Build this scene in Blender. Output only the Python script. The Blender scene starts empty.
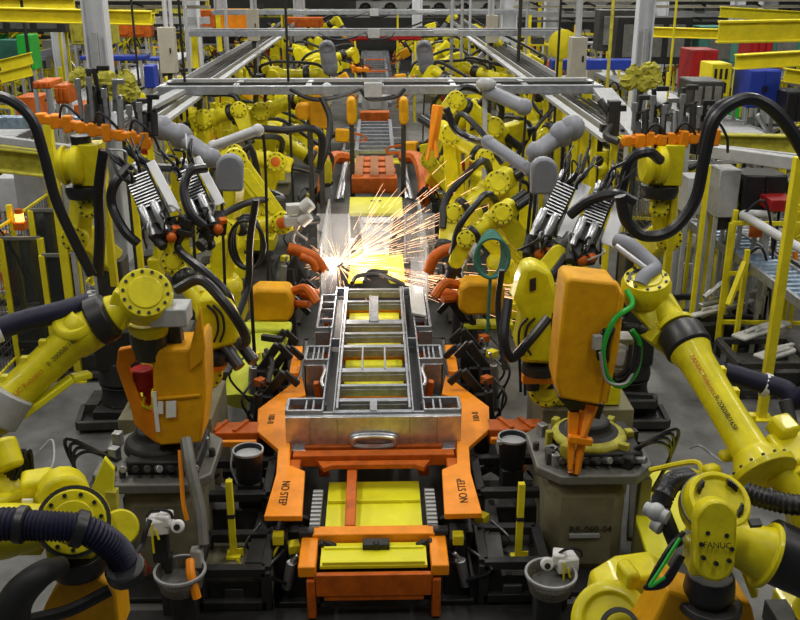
import bpy, math, random
from mathutils import Vector as V, Matrix
import bmesh
random.seed(11)
SC = bpy.context.scene; COL = SC.collection
R = math.radians; PI = math.pi
# ---------------------------------------------------------------- camera
cd = bpy.data.cameras.new('camera'); cam = bpy.data.objects.new('camera', cd); COL.objects.link(cam)
cam.location = (.055, 0, 5.0); cam.rotation_euler = (R(70), 0, R(-1.4))
cd.sensor_width = 36; cd.lens = 42.3; cd.clip_end = 300
SC.camera = cam
SC.view_settings.view_transform = 'Standard'; SC.view_settings.look = 'None'
SC.view_settings.gamma = 1; SC.view_settings.use_curve_mapping = False
SC.view_settings.exposure = 0.08
# ---------------------------------------------------------------- light
w = bpy.data.worlds.new('world'); SC.world = w; w.use_nodes = True
w.node_tree.nodes['Background'].inputs[0].default_value = (0.80, 0.83, 0.86, 1)
w.node_tree.nodes['Background'].inputs[1].default_value = 0.075
def area(name, loc, sx, sy, power, col=(1, .97, .9)):
    l = bpy.data.lights.new(name, 'AREA'); l.shape = 'RECTANGLE'; l.size = sx; l.size_y = sy; l.energy = power; l.color = col
    o = bpy.data.objects.new(name, l); COL.objects.link(o); o.location = loc; return o
for i, y in enumerate((3.5, 10, 18, 28, 40)):
    for j, x in enumerate((-9, -3, 3, 9)):
        area('high_bay_light', (x, y, 9.0), 0.6, 3.0, (135, 215, 285, 345, 420)[i] * (1.0 if abs(x) < 5 else 1.1))
CM = Matrix.Translation(cam.location) @ cam.rotation_euler.to_matrix().to_4x4()
def ray(px, py): return cam.rotation_euler.to_matrix() @ V(((px - 400) / 940, -(py - 310) / 940, -1))
def W(px, py, D):
    d = ray(px, py); return cam.location + d * (D / d.y)
def F(px, py, z=0):
    d = ray(px, py); return cam.location + d * ((z - 5.0) / d.z)
# ---------------------------------------------------------------- materials
MT = {}
def pm(name, col, metal=0, rough=.5, var=.25, scale=6, bump=0.0, emit=None, coat=0, dirt=None):
    m = bpy.data.materials.new(name); m.use_nodes = True; nt = m.node_tree; b = nt.nodes['Principled BSDF']
    b.inputs['Metallic'].default_value = metal; b.inputs['Roughness'].default_value = rough
    if not metal and var and name not in ('black', 'hose', 'white'): b.inputs['Specular IOR Level'].default_value = .3
    if coat: b.inputs['Coat Weight'].default_value = coat
    tc = nt.nodes.new('ShaderNodeTexCoord'); n = nt.nodes.new('ShaderNodeTexNoise')
    n.inputs['Scale'].default_value = scale; n.inputs['Detail'].default_value = 6; n.inputs['Roughness'].default_value = .65
    nt.links.new(tc.outputs['Object'], n.inputs['Vector'])
    r = nt.nodes.new('ShaderNodeValToRGB'); r.color_ramp.elements[0].position = .32; r.color_ramp.elements[1].position = .62
    dk = dirt if dirt else tuple(c * (1 - var) for c in col)
    r.color_ramp.elements[0].color = (*dk, 1); r.color_ramp.elements[1].color = (*col, 1)
    nt.links.new(n.outputs['Fac'], r.inputs['Fac']); nt.links.new(r.outputs['Color'], b.inputs['Base Color'])
    mr = nt.nodes.new('ShaderNodeMapRange'); mr.inputs['To Min'].default_value = min(1, rough + .15); mr.inputs['To Max'].default_value = max(.05, rough - .08)
    nt.links.new(n.outputs['Fac'], mr.inputs['Value']); nt.links.new(mr.outputs['Result'], b.inputs['Roughness'])
    if bump:
        bp = nt.nodes.new('ShaderNodeBump'); bp.inputs['Strength'].default_value = bump; bp.inputs['Distance'].default_value = .02
        nt.links.new(n.outputs['Fac'], bp.inputs['Height']); nt.links.new(bp.outputs['Normal'], b.inputs['Normal'])
    if emit:
        b.inputs['Emission Color'].default_value = (*emit[0], 1); b.inputs['Emission Strength'].default_value = emit[1]
    MT[name] = m; return m
pm('yellow', (.74, .645, .010), 0, .34, .28, 5, coat=.15)
pm('yellowdirty', (.50, .46, .05), 0, .55, .45, 9)
pm('safety', (.78, .66, .015), 0, .5, .2, 4)
pm('lemon', (.80, .76, .02), 0, .42, .15, 3)
pm('amber', (.76, .37, .002), 0, .55, .22, 4, bump=.08, dirt=(.56, .25, .001))
pm('orange', (.95, .30, .008), 0, .45, .2, 5)
pm('rust', (.60, .125, .008), 0, .5, .4, 7)
pm('steel', (.50, .51, .53), .85, .34, .3, 12)
pm('bright', (.66, .67, .70), .85, .33, .3, 14)
pm('frame', (.36, .38, .42), .7, .42, .35, 10)
pm('alu', (.42, .43, .44), .25, .5, .2, 8)
pm('greycover', (.25, .26, .30), 0, .45, .18, 5)
pm('whitecover', (.50, .51, .53), 0, .45, .15, 6)
pm('black', (.014, .014, .016), 0, .38, .3, 12)
pm('hose', (.012, .012, .016), 0, .33, .2, 30)
pm('navy', (.013, .013, .038), 0, .5, .3, 20)
pm('dark', (.020, .020, .020), .2, .55, .4, 6)
pm('darksteel', (.06, .06, .058), .4, .5, .4, 8)
pm('pedestal', (.21, .19, .115), 0, .6, .3, 2.5, dirt=(.12, .108, .07))
pm('pedtop', (.20, .20, .18), .3, .5, .35, 5)
pm('white', (.80, .80, .80), 0, .4, .1, 8)
pm('red', (.36, .015, .015), 0, .4, .3, 8)
pm('blue', (.02, .05, .38), 0, .45, .2, 4)
pm('bluegrey', (.30, .40, .52), .5, .4, .5, 18)
pm('beige', (.45, .42, .34), 0, .55, .15, 5)
pm('green', (.03, .45, .05), 0, .4, .2, 6)
pm('teal', (.06, .22, .17), 0, .5, .3, 6)
pm('copper', (.62, .26, .10), .7, .35, .4, 12)
pm('tape', (.02, .02, .02), 0, .6, .1, 5)
pm('ink', (.03, .022, .015), 0, .7, .1, 5)
pm('inkred', (.45, .10, .01), 0, .7, .1, 5)
pm('mesh', (.10, .10, .10), .3, .5, .2, 8)
pm('lamp', (1, .35, .05), 0, .4, .1, 5, emit=((1, .35, .06), 5))
pm('sparkle', (1, .8, .6), 0, .4, 0, 5, emit=((1, .50, .24), 2.2))
pm('hot', (1, .9, .8), 0, .4, 0, 5, emit=((1, .88, .75), 12))
pm('lit', (.9, .95, 1), 0, .4, 0, 5, emit=((.85, .95, 1), 1.2))
pm('wall', (.17, .17, .16), 0, .8, .3, .6)
pm('concrete', (.17, .17, .165), 0, .42, .5, 1.3, bump=.05, dirt=(.06, .06, .06))
pm('sheet', (.55, .55, .52), 0, .5, .2, 7)
# ---------------------------------------------------------------- mesh helpers
ORI = {}
def basis(d, up=V((0, 0, 1))):
    d = V(d).normalized(); up = V(up)
    if abs(d.dot(up.normalized())) > .98: up = V((0, 1, 0)) if abs(d.y) < .9 else V((1, 0, 0))
    x = d.cross(up).normalized(); return x, x.cross(d).normalized(), d
def smooth_path(P, k=6):
    P = [V(p) for p in P]
    if len(P) < 3: return P
    Q = [2 * P[0] - P[1]] + P + [2 * P[-1] - P[-2]]; out = []
    for i in range(1, len(Q) - 2):
        a, b, c, d = Q[i - 1:i + 3]
        for j in range(k):
            t = j / k
            out.append(.5 * (2 * b + (c - a) * t + (2 * a - 5 * b + 4 * c - d) * t * t + (3 * b - a - 3 * c + d) * t ** 3))
    out.append(P[-1]); return out
class MB:
    def __init__(s): s.v = []; s.f = []
    def add(s, vs, fs):
        n = len(s.v); s.v += [V(v) for v in vs]; s.f += [tuple(i + n for i in f) for f in fs]; return s
    def box(s, c, size, rz=0, rx=0, ry=0):
        c = V(c); h = [x / 2 for x in size]; m = (Matrix.Rotation(rz, 3, 'Z') @ Matrix.Rotation(ry, 3, 'Y') @ Matrix.Rotation(rx, 3, 'X'))
        vs = [c + m @ V((x * h[0], y * h[1], z * h[2])) for x in (-1, 1) for y in (-1, 1) for z in (-1, 1)]
        return s.add(vs, [(0, 1, 3, 2), (4, 6, 7, 5), (0, 4, 5, 1), (2, 3, 7, 6), (0, 2, 6, 4), (1, 5, 7, 3)])
    def bar(s, a, b, w, h=None, up=(0, 0, 1), w2=None, h2=None):
        a = V(a); b = V(b); h = h or w; w2 = w2 or w; h2 = h2 or h; x, y, d = basis(b - a, up)
        vs = [p + x * (sx * ww / 2) + y * (sy * hh / 2) for p, ww, hh in ((a, w, h), (b, w2, h2)) for sx, sy in ((-1, -1), (1, -1), (1, 1), (-1, 1))]
        return s.add(vs, [(0, 1, 2, 3), (7, 6, 5, 4), (0, 4, 5, 1), (1, 5, 6, 2), (2, 6, 7, 3), (3, 7, 4, 0)])
    def lathe(s, o, d, prof, n=20):
        x, y, d = basis(d); o = V(o); k = len(prof); vs = []
        for t, r in prof:
            vs += [o + d * t + (x * math.cos(2 * PI * i / n) + y * math.sin(2 * PI * i / n)) * r for i in range(n)]
        fs = [(j * n + i, j * n + (i + 1) % n, (j + 1) * n + (i + 1) % n, (j + 1) * n + i) for j in range(k - 1) for i in range(n)]
        fs += [tuple(range(n - 1, -1, -1)), tuple((k - 1) * n + i for i in range(n))]
        return s.add(vs, fs)
    def cyl(s, a, b, r, r2=None, n=16):
        a = V(a); b = V(b); return s.lathe(a, b - a, [(0, r), ((b - a).length, r if r2 is None else r2)], n)
    def ring(s, o, d, r, t, h, n=28):
        x, y, d = basis(d); o = V(o); vs = []
        for rr, tt in ((r, 0), (r, h), (r - t, h), (r - t, 0)):
            vs += [o + d * tt + (x * math.cos(2 * PI * i / n) + y * math.sin(2 * PI * i / n)) * rr for i in range(n)]
        return s.add(vs, [(j * n + i, j * n + (i + 1) % n, ((j + 1) % 4) * n + (i + 1) % n, ((j + 1) % 4) * n + i) for j in range(4) for i in range(n)])
    def tube(s, P, r, n=8, k=6, corr=0, r2=None, flat=1):
        P = smooth_path(P, k)
        if corr:
            L = sum((P[i + 1] - P[i]).length for i in range(len(P) - 1)); N = int(L / corr) * 2; Q = []; acc = 0; i = 0; seg = (P[1] - P[0]).length
            for j in range(N + 1):
                t = L * j / N
                while i < len(P) - 2 and acc + seg < t: acc += seg; i += 1; seg = (P[i + 1] - P[i]).length
                Q.append(P[i].lerp(P[i + 1], min(1, (t - acc) / seg)))
            P = Q
        vs = []; fs = []; x = None; m = len(P)
        for i, p in enumerate(P):
            d = (P[min(i + 1, m - 1)] - P[max(i - 1, 0)]).normalized()
            if x is None: x, y, _ = basis(d)
            else:
                x = (x - d * x.dot(d)).normalized()
            y = x.cross(d).normalized(); rr = r + ((r2 - r) * i / (m - 1) if r2 is not None else 0)
            if corr: rr *= 1 if i % 2 else .87
            vs += [p + (x * math.cos(2 * PI * j / n) + y * math.sin(2 * PI * j / n) * flat) * rr for j in range(n)]
        for i in range(m - 1):
            fs += [(i * n + j, i * n + (j + 1) % n, (i + 1) * n + (j + 1) % n, (i + 1) * n + j) for j in range(n)]
        fs += [tuple(range(n - 1, -1, -1)), tuple((m - 1) * n + j for j in range(n))]
        return s.add(vs, fs)
    def prism(s, P, vec):
        P = [V(p) for p in P]; n = len(P); vec = V(vec)
        return s.add(P + [p + vec for p in P], [tuple(range(n - 1, -1, -1)), tuple(range(n, 2 * n))] + [(i, (i + 1) % n, n + (i + 1) % n, n + i) for i in range(n)])
    def dog(s, a, b, ra, rb, ax, th, k=9):
        a = V(a); b = V(b); ax = V(ax).normalized(); d = (b - a); d = (d - ax * d.dot(ax)).normalized(); q = ax.cross(d).normalized(); P = []
        for i in range(k + 1):
            t = PI / 2 + PI * i / k; P.append(a + (d * math.cos(t) + q * math.sin(t)) * ra - ax * th / 2)
        for i in range(k + 1):
            t = -PI / 2 + PI * i / k; P.append(b + (d * math.cos(t) + q * math.sin(t)) * rb - ax * th / 2)
        return s.prism(P, ax * th)
    def bolts(s, o, ax, r, n, br=.014, h=.015, ph=0):
        x, y, d = basis(ax)
        for i in range(n):
            t = 2 * PI * i / n + ph; c = V(o) + (x * math.cos(t) + y * math.sin(t)) * r; s.cyl(c, c + d * h, br, n=6)
        return s
    def ball(s, c, r, sc=(1, 1, 1), n=12, m=8):
        c = V(c); vs = []
        for j in range(m + 1):
            p = PI * (j + .001) / (m + .002)
            vs += [c + V((math.sin(p) * math.cos(2 * PI * i / n) * r * sc[0], math.sin(p) * math.sin(2 * PI * i / n) * r * sc[1], math.cos(p) * r * sc[2])) for i in range(n)]
        fs = [(j * n + i, j * n + (i + 1) % n, (j + 1) * n + (i + 1) % n, (j + 1) * n + i) for j in range(m) for i in range(n)]
        return s.add(vs, fs + [tuple(range(n)), tuple(m * n + i for i in reversed(range(n)))])
    def build(s, name, mat, parent=None, bev=0, ang=38, loc=None):
        org = ORI[parent.name] if parent else (V(loc) if loc is not None else V((0, 0, 0)))
        if parent is None and loc is None and s.v:
            lo = V([min(v[i] for v in s.v) for i in range(3)]); hi = V([max(v[i] for v in s.v) for i in range(3)])
            org = V(((lo.x + hi.x) / 2, (lo.y + hi.y) / 2, lo.z))
        me = bpy.data.meshes.new(name); me.from_pydata([tuple(v - org) for v in s.v], [], s.f)
        bm = bmesh.new(); bm.from_mesh(me); bmesh.ops.recalc_face_normals(bm, faces=bm.faces)
        for f in bm.faces: f.smooth = True
        bm.to_mesh(me); bm.free(); me.set_sharp_from_angle(angle=R(ang))
        me.materials.append(MT[mat] if isinstance(mat, str) else mat)
        o = bpy.data.objects.new(name, me); COL.objects.link(o)
        if parent: o.parent = parent
        else: o.location = org
        ORI[o.name] = org
        if bev:
            b = o.modifiers.new('b', 'BEVEL'); b.width = bev; b.segments = 2; b.limit_method = 'ANGLE'; b.angle_limit = R(40); b.harden_normals = False
        return o
LAB = {}
def tag(o, label=None, cat=None, group=None, kind=None):
    if label: o['label'] = label
    if cat: o['category'] = cat
    if group: o['group'] = group
    if kind: o['kind'] = kind
    return o
def thing(name, label, cat, loc=(0, 0, 0), group=None):
    o = bpy.data.objects.new(name, None); COL.objects.link(o); o.location = loc; o.empty_display_size = .1
    ORI[o.name] = V(loc); return tag(o, label, cat, group)
def dup(o, loc=None, rz=None, label=None, group=None, scale=None, parent=None):
    c = o.copy(); COL.objects.link(c); c.parent = parent; ORI[c.name] = V(loc) if loc is not None else V((0, 0, 0))
    for ch in [x for x in list(bpy.data.objects) if x.parent == o] if parent is None and not KID.get(o.name) else KID.get(o.name, []):
        dup(ch, parent=c)
    if loc is not None: c.location = loc
    if rz is not None: c.rotation_euler = (0, 0, rz)
    if scale is not None: c.scale = (scale,) * 3 if not hasattr(scale, '__len__') else scale
    if label: c['label'] = label
    if group: c['group'] = group
    return c
KID = {}
def freeze(o):
    KID[o.name] = [x for x in bpy.data.objects if x.parent == o]
    for k in KID[o.name]: freeze(k)
def text(body, pos, size, mat, parent, right, up, name='lettering'):
    c = bpy.data.curves.new(name, 'FONT'); c.body = body; c.size = size; c.align_x = 'CENTER'; c.align_y = 'CENTER'; c.extrude = .0015
    c.materials.append(MT[mat]); o = bpy.data.objects.new(name, c); COL.objects.link(o)
    x = V(right).normalized(); z = x.cross(V(up)).normalized(); y = z.cross(x)
    m = Matrix((x, y, z)).transposed().to_4x4(); m.translation = V(pos) - ORI[parent.name]
    me = bpy.data.meshes.new_from_object(o); o2 = bpy.data.objects.new(name, me); bpy.data.objects.remove(o); COL.objects.link(o2)
    o2.matrix_basis = m; o2.parent = parent; return o2
ORD = ['nearest', 'second', 'third', 'fourth', 'fifth', 'sixth', 'seventh', 'eighth', 'ninth', 'tenth', 'eleventh', 'twelfth', 'thirteenth', 'fourteenth', 'fifteenth', 'sixteenth', 'seventeenth', 'eighteenth', 'nineteenth', 'twentieth']
X, Y, Z = V((1, 0, 0)), V((0, 1, 0)), V((0, 0, 1))
def mir(p): return V((-p[0], p[1], p[2]))
def glass_mat(name, col, alpha, metal=0, rough=.2):
    m = pm(name, col, metal, rough, .15, 8); m.node_tree.nodes['Principled BSDF'].inputs['Alpha'].default_value = alpha; return m
glass_mat('clear', (.5, .52, .55), .30, 0, .55)
glass_mat('darkpanel', (.03, .035, .035), .72, 0, .15)
glass_mat('meshbowl', (.24, .22, .18), .6, .3, .5)
pm('lime', (.62, .66, .05), 0, .6, .2, 7, bump=.5)

pm('palecover', (.80, .81, .84), 0, .4, .1, 6)
m_ = bpy.data.materials.new('smoke'); m_.use_nodes = True; nt_ = m_.node_tree; nt_.nodes.remove(nt_.nodes['Principled BSDF'])
v_ = nt_.nodes.new('ShaderNodeVolumePrincipled'); v_.inputs['Color'].default_value = (.95, .93, .9, 1); v_.inputs['Anisotropy'].default_value = .2
tc_ = nt_.nodes.new('ShaderNodeTexCoord'); n_ = nt_.nodes.new('ShaderNodeTexNoise'); n_.inputs['Scale'].default_value = 1.6; n_.inputs['Detail'].default_value = 4
mr_ = nt_.nodes.new('ShaderNodeMapRange'); mr_.inputs['From Min'].default_value = .4; mr_.inputs['From Max'].default_value = .75; mr_.inputs['To Max'].default_value = .4
nt_.links.new(tc_.outputs['Object'], n_.inputs['Vector']); nt_.links.new(n_.outputs['Fac'], mr_.inputs['Value']); nt_.links.new(mr_.outputs['Result'], v_.inputs['Density'])
nt_.links.new(v_.outputs['Volume'], nt_.nodes['Material Output'].inputs['Volume']); MT['smoke'] = m_

pm('column', (.60, .62, .66), 0, .5, .12, 3)
pm('ribolive', (.30, .28, .10), 0, .6, .3, 4)
# ================================================================ the hall
def structure(name, mb, mat, bev=0):
    o = mb.build(name, mat, None, bev); o['kind'] = 'structure'; return o
m = MB(); m.add([(-45, 1, 0), (45, 1, 0), (45, 62, 0), (-45, 62, 0)], [(0, 1, 2, 3)]); structure('floor', m, 'concrete')
m = MB(); m.box((0, 62, 5.5), (90, .3, 11)); structure('wall_back', m, 'wall')
m = MB(); m.box((-45, 31.5, 5.5), (.3, 61, 11)); structure('wall_left', m, 'wall')
m = MB(); m.box((45, 31.5, 5.5), (.3, 61, 11)); structure('wall_right', m, 'wall')
# dark trench covers under the line
m = MB(); m.box((0, 12, .01), (1.9, 15, .02)); structure('trim_1', m, 'dark')
m = MB()
for i in range(3): m.box((0, 5.7 + i * .55, .03), (5.2, .4, .05))
structure('trim_2', m, 'dark', .01)

m = MB(); m.box((0, 20.5, .012), (5.4, 16, .024)); structure('trim_3', m, 'dark')  # wide flat sheet laid to darken the floor farther up the line
# ---------------------------------------------------------------- truck frame on the line
tz = 1.05
def frame_truck():
    t = thing('truck_chassis', 'bare silver ladder frame of a truck lying on the orange carrier', 'vehicle frame', (0, 8, tz - .15))
    for sx in (-1, 1):
        m = MB(); a, b = .375, .485
        for x in (a, b): m.box((sx * x, 9.86, tz - .06), (.016, 3.72, .16))
        for yy in (8.02, 9.9, 11.68): m.box((sx * (a + b) / 2, yy, tz - .04), (b - a, .03, .1))
        m.build('side_rail', 'frame', t, .004)
        m = MB(); m.box((sx * (a + b) / 2, 9.86, tz - .12), (b - a - .02, 3.72, .012)); m.build('rail_floor', 'dark', t)  # dark colour paints in the shade inside the open rail channel
        # outriggers
        for (y0, y1, x1, n) in ((8.02, 8.28, .82, 2), (9.25, 9.62, .73, 3), (10.2, 11.35, .66, 0)):
            x0 = .48; m = MB()
            m.box((sx * (x0 + x1) / 2, y0, tz), (x1 - x0, .03, .07)); m.box((sx * (x0 + x1) / 2, y1, tz), (x1 - x0, .03, .07)); m.box((sx * x1, (y0 + y1) / 2, tz), (.03, y1 - y0, .07))
            for i in range(n): m.box((sx * (x0 + (x1 - x0) * (.28 + .2 * i)), (y0 + y1) / 2, tz), (.02, y1 - y0, .05))
            if n == 0:
                for yy in (10.5, 10.85, 11.1): m.box((sx * (x0 + x1) / 2, yy, tz), (x1 - x0, .03, .05))
            m.build('outrigger', 'frame', t, .005)
        for cc, ss in (((sx * .61, 9.22, tz - .2), (.26, .02, .36)), ((sx * .73, 9.42, tz - .2), (.02, .42, .36)), ((sx * .66, 8.35, tz - .16), (.4, .02, .2)), ((sx * .60, 10.16, tz - .12), (.16, .02, .22)), ((sx * .665, 10.75, tz - .12), (.012, 1.2, .2))):
            m = MB(); m.box(cc, ss); m.build('side_bracket', 'steel', t, .004)
        m = MB(); P = [(sx * .53, 9.2, tz - .02), (sx * .51, 9.0, tz), (sx * .53, 8.75, tz), (sx * .50, 8.6, tz)]
        m.tube(P, .018); m.build('brake_line', 'bright', t)
    for i, (yy, w_) in enumerate(((11.62, .05), (11.15, .05), (10.42, .13), (10.05, .06), (9.66, .08), (9.0, .1), (8.62, .05), (8.28, .07), (8.03, .06))):
        m = MB(); m.box((0, yy, tz - .02), (.74, w_, .07)); m.box((0, yy - w_ / 2, tz - .06), (.74, .012, .08)); m.build('crossmember', 'frame', t, .006)
    m = MB(); m.box((0, 10.85, tz), (.10, .9, .06)); m.box((-.05, 10.85, tz + .03), (.012, .9, .03)); m.box((.05, 10.85, tz + .03), (.012, .9, .03)); m.build('centre_web', 'frame', t, .004)
    for x in (-.12, .12): m = MB(); m.box((x, 9.32, tz), (.02, .62, .05)); m.build('short_rung', 'frame', t, .004)
    m = MB(); m.box((0, 8.15, tz), (.07, .26, .05)); m.build('front_web', 'frame', t, .004)
    for x in (-.345, .345):
        m = MB(); m.box((x, 9.86, tz + .02), (.025, 3.6, .03)); m.build('conduit_bar', 'frame', t, .004)
    # front bumper beam
    m = MB(); x1 = .82; yb = 7.96
    m.box((0, yb, tz - .17), (2 * x1, .02, .32)); m.box((0, yb + .03, tz - .01), (2 * x1, .05, .012)); m.box((0, yb - .03, tz - .33), (2 * x1, .07, .012))
    for s in (-1, 1): m.box((s * x1, yb + .12, tz - .17), (.014, .26, .32))
    m.build('bumper_beam', 'bright', t, .004)
    m = MB()
    for k, (rx, rz, off) in enumerate(((.22, .075, 0), (.18, .05, .012), (.20, .06, .03))):
        P = [(rx * math.cos(a) if False else max(-1, min(1, 1.25 * math.cos(a))) * rx, yb - .03 - off, tz - .25 + rz * math.sin(a)) for a in [2 * PI * i / 24 for i in range(25)]]
        m.tube(P, .016, 6, 2)
    m.build('oval_opening_rim', 'bright', t)
    for x in (-.6, -.34, .34, .6): m = MB(); m.box((x, yb - .015, tz - .17), (.012, .02, .3)); m.build('bumper_rib', 'steel', t)
    return t
frame_truck()
m = MB(); m.box((.535, 11.0, 1.12), (.17, 1.05, .03), ry=.25); m.box((.62, 11.0, 1.02), (.015, 1.05, .2))
tag(m.build('cover_plate', 'sheet', None, .006), 'plain pale metal cover plate lying along the right rail of the truck frame', 'cover plate')

# ---------------------------------------------------------------- orange carrier below
def carrier():
    t = thing('line_carrier', 'orange framed line carrier with yellow deck plates under the truck frame', 'carrier', (0, 7, 0))
    for (y0, y1, z, w_) in ((6.36, 6.68, .50, .86), (6.86, 7.72, .47, .84), (8.1, 8.75, .80, .64), (8.95, 9.3, .80, .64), (9.45, 9.85, .80, .64), (10.05, 10.5, .80, .64), (10.65, 11.4, .80, .64)):
        m = MB(); m.box((0, (y0 + y1) / 2, z), (w_, y1 - y0, .03)); m.build('deck_plate', 'lemon', t, .004)
    for (y0, z, w_, h) in ((6.38, .53, .82, .03), (6.60, .52, .82, .02), (7.35, .50, .82, .03)):
        m = MB(); m.box((0, y0, z), (w_, .03, h)); m.build('deck_lip', 'lemon', t, .004)
    m = MB(); m.box((0, 6.30, .385), (.92, .05, .20)); m.box((0, 6.30, .27), (.80, .04, .06)); m.build('front_fascia', 'rust', t, .006)
    m = MB(); m.box((0, 6.77, .53), (1.02, .13, .10)); m.build('crossbar', 'orange', t, .01)
    for y, wx, mt in ((7.78, 1.5, 'rust'), (7.95, 1.3, 'rust'), (8.85, .7, 'orange'), (9.38, .7, 'rust'), (9.95, .7, 'orange'), (10.58, .7, 'rust'), (11.5, .9, 'orange')):
        m = MB(); m.box((0, y, .70 if y < 8 else .80), (wx, .11, .12)); m.build('crossbar', mt, t, .01)
    m = MB(); m.bar((-.2, 6.84, .54), (-.2, 7.72, .62), .09, .09); m.build('spine_bar', 'rust', t, .008)
    m = MB(); m.prism([(x * .42, y, .66) for x, y in ((-1.25, 7.72), (1.25, 7.72), (1.1, 7.58), (.9, 7.64), (-.9, 7.64), (-1.1, 7.58))], V((0, 0, .05))); m.build('yoke_plate', 'rust', t, .006)
    for s in (-1, 1):
        m = MB(); m.box((s * .53, 6.55, .50), (.14, .50, .10)); m.build('corner_plate', 'orange', t, .01)
        m = MB(); m.box((s * .50, 6.33, .25), (.07, .1, .36)); m.build('corner_post', 'rust', t, .01)
        m = MB(); m.box((s * .50, 7.12, .56), (.09, .62, .04)); m.build('slide_rail', 'pedtop', t, .004)
        for q in range(9): m = MB(); m.box((s * .50, 6.86 + q * .065, .585), (.085, .03, .008)); m.build('slide_pad', 'alu', t)
        m = MB(); m.cyl((s * .50, 6.76, .56), (s * .62, 6.76, .56), .05); m.build('roller', 'black', t)
        m = MB(); m.box((s * .47, 9.6, .55), (.10, 3.6, .12)); m.build('side_beam', 'rust', t, .01)
        for y in (8.55, 9.0, 10.2, 10.9):
            m = MB(); m.box((s * .58, y, .75), (.06, .09, .36), ry=s * .12); m.build('strut', 'rust', t, .006)
        m = MB(); m.bar((s * 1.12, 8.28, .70), (s * 1.66, 8.28, .70), .24, .16); m.build('side_arm', 'rust', t, .01)
        m = MB(); m.bar((s * 1.12, 8.02, .74), (s * 1.62, 8.02, .74), .05, .06); m.build('side_arm', 'orange', t, .008)
        for q in range(2): m = MB(); m.bar((s * (1.25 + .2 * q), 8.40, .79), (s * (1.35 + .2 * q), 8.18, .79), .04, .03); m.build('arm_gusset', 'rust', t)
    m = MB(); m.box((.02, 6.62, .53), (.22, .10, .07)); m.cyl((.02, 6.56, .55), (.02, 6.62, .55), .03); m.build('latch_block', 'dark', t, .008)
    return t
carrier()
# orange wing plates, with the lettering
wing = [F(302, 376, .78), F(258, 409, .78), F(257, 431, .78), F(278, 449, .78), F(276, 474, .78), F(264, 516, .78), F(302, 516, .78), F(305, 471, .78), F(290, 465, .78), F(290, 400, .78), F(306, 395, .78)]
for s, nm in ((-1, 'left'), (1, 'right')):
    P = [p if s < 0 else mir(p) for p in wing]; c = sum(P, V()) / len(P)
    t = thing('step_plate', 'large orange wing plate stencilled with black letters on the %s side of the truck frame' % nm, 'wing plate', (c.x, c.y, .6), 'orange wing plates beside the truck frame')
    MB().prism(P, V((0, 0, -.05))).build('plate', 'orange', t, .006)
    m = MB(); m.box((s * .82, 8.2, .66), (.1, .9, .16)); m.box((s * .72, 7.3, .66), (.1, .8, .16)); m.build('stiffener', 'rust', t, .01)
    pt = F(284, 493, .78); pt.x = s * abs(pt.x)
    text('NO STEP', pt + Z * .003, .10, 'ink', t, Y * s, X * -s)
    pt = F(271, 419, .78); pt.x = s * abs(pt.x)
    text('100-B', pt + Z * .003, .09, 'ink', t, Y * s, X * -s)
    # second pair of orange plates further up
    Q = [F(294, 346, .85), F(289, 373, .85), F(299, 373, .85), F(303, 346, .85)]; Q = [p if s < 0 else mir(p) for p in Q]
    m = MB().prism(Q, V((0, 0, -.05)))
    tag(m.build('guide_plate', 'orange', None, .005), 'small orange guide plate half way along the %s side of the truck frame' % nm, 'guide plate', 'small orange guide plates')
    # steel upright screens round the weld
    x = s * .50
    m = MB(); a = F(321 if s < 0 else 433, 262, 1.0); xx = abs(a.x)
    t = thing('weld_screen', 'thin clear silvery screen standing on the %s side of the sparks' % nm, 'weld screen', (s * .72, 13.5, .8), 'silvery screens beside the sparks')
    m.box((s * .70, 13.3, 1.15), (.012, 2.9, .75)); m.box((s * .60, 11.95, 1.1), (.22, .012, .6)); m.build('screen_sheet', 'clear', t)
    ga, gb = (W(319, 262, 12.6), W(349, 214, 12.6)) if s < 0 else (W(405, 262, 12.6), W(434, 214, 12.6))
    m = MB(); m.box(((ga.x + gb.x) / 2, 12.62, (ga.z + gb.z) / 2), (abs(ga.x - gb.x), .012, gb.z - ga.z)); m.build('front_sheet', 'clear', t)
    m = MB(); m.box((ga.x, 12.62, (ga.z + gb.z) / 2), (.03, .03, gb.z - ga.z)); m.box((gb.x, 12.62, (ga.z + gb.z) / 2), (.03, .03, gb.z - ga.z)); m.build('front_frame', 'alu', t)
    m = MB()
    for y in (11.9, 12.9, 13.9, 14.7): m.bar((s * .71, y, .5), (s * .71, y, 1.53), .025)
    m.bar((s * .71, 11.9, 1.53), (s * .71, 14.7, 1.53), .025); m.build('screen_frame', 'alu', t)
# ---------------------------------------------------------------- yellow plates and channel further up the line
m = MB(); a, b, c, d = F(352, 254, .95), F(403, 254, .95), F(405, 281, .95), F(348, 281, .95)
e1, e2, e3, e4 = F(390, 281, .95), F(385, 273, .95), F(368, 273, .95), F(363, 281, .95)
m.prism([a, b, c, e1, e2, e3, e4, d], V((0, 0, -.04)))
tag(m.build('support_plate', 'lemon', None, .005), 'bright yellow plate with a notched lower edge behind the truck frame', 'plate')
m = MB(); m.prism([F(350, 197, 1.1), F(402, 197, 1.1), F(403, 213, 1.1), F(349, 213, 1.1)], V((0, 0, -.06)))
o = tag(m.build('support_plate', 'lemon', None, .005), 'bright yellow plate with two dark stencilled marks beyond the sparks', 'plate')
text('8 8', F(376, 201, 1.1) + Z * .004, .16, 'ink', o, X, Y)
m = MB()
for x0, x1 in (((360, 222), (366, 252)), ((392, 222), (387, 252))): m.bar(F(*x0, 1.05), F(*x1, 1.05), .05, .12)
m.prism([F(362, 220, 1.0), F(391, 220, 1.0), F(386, 253, 1.0), F(367, 253, 1.0)], V((0, 0, -.02)))
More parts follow.
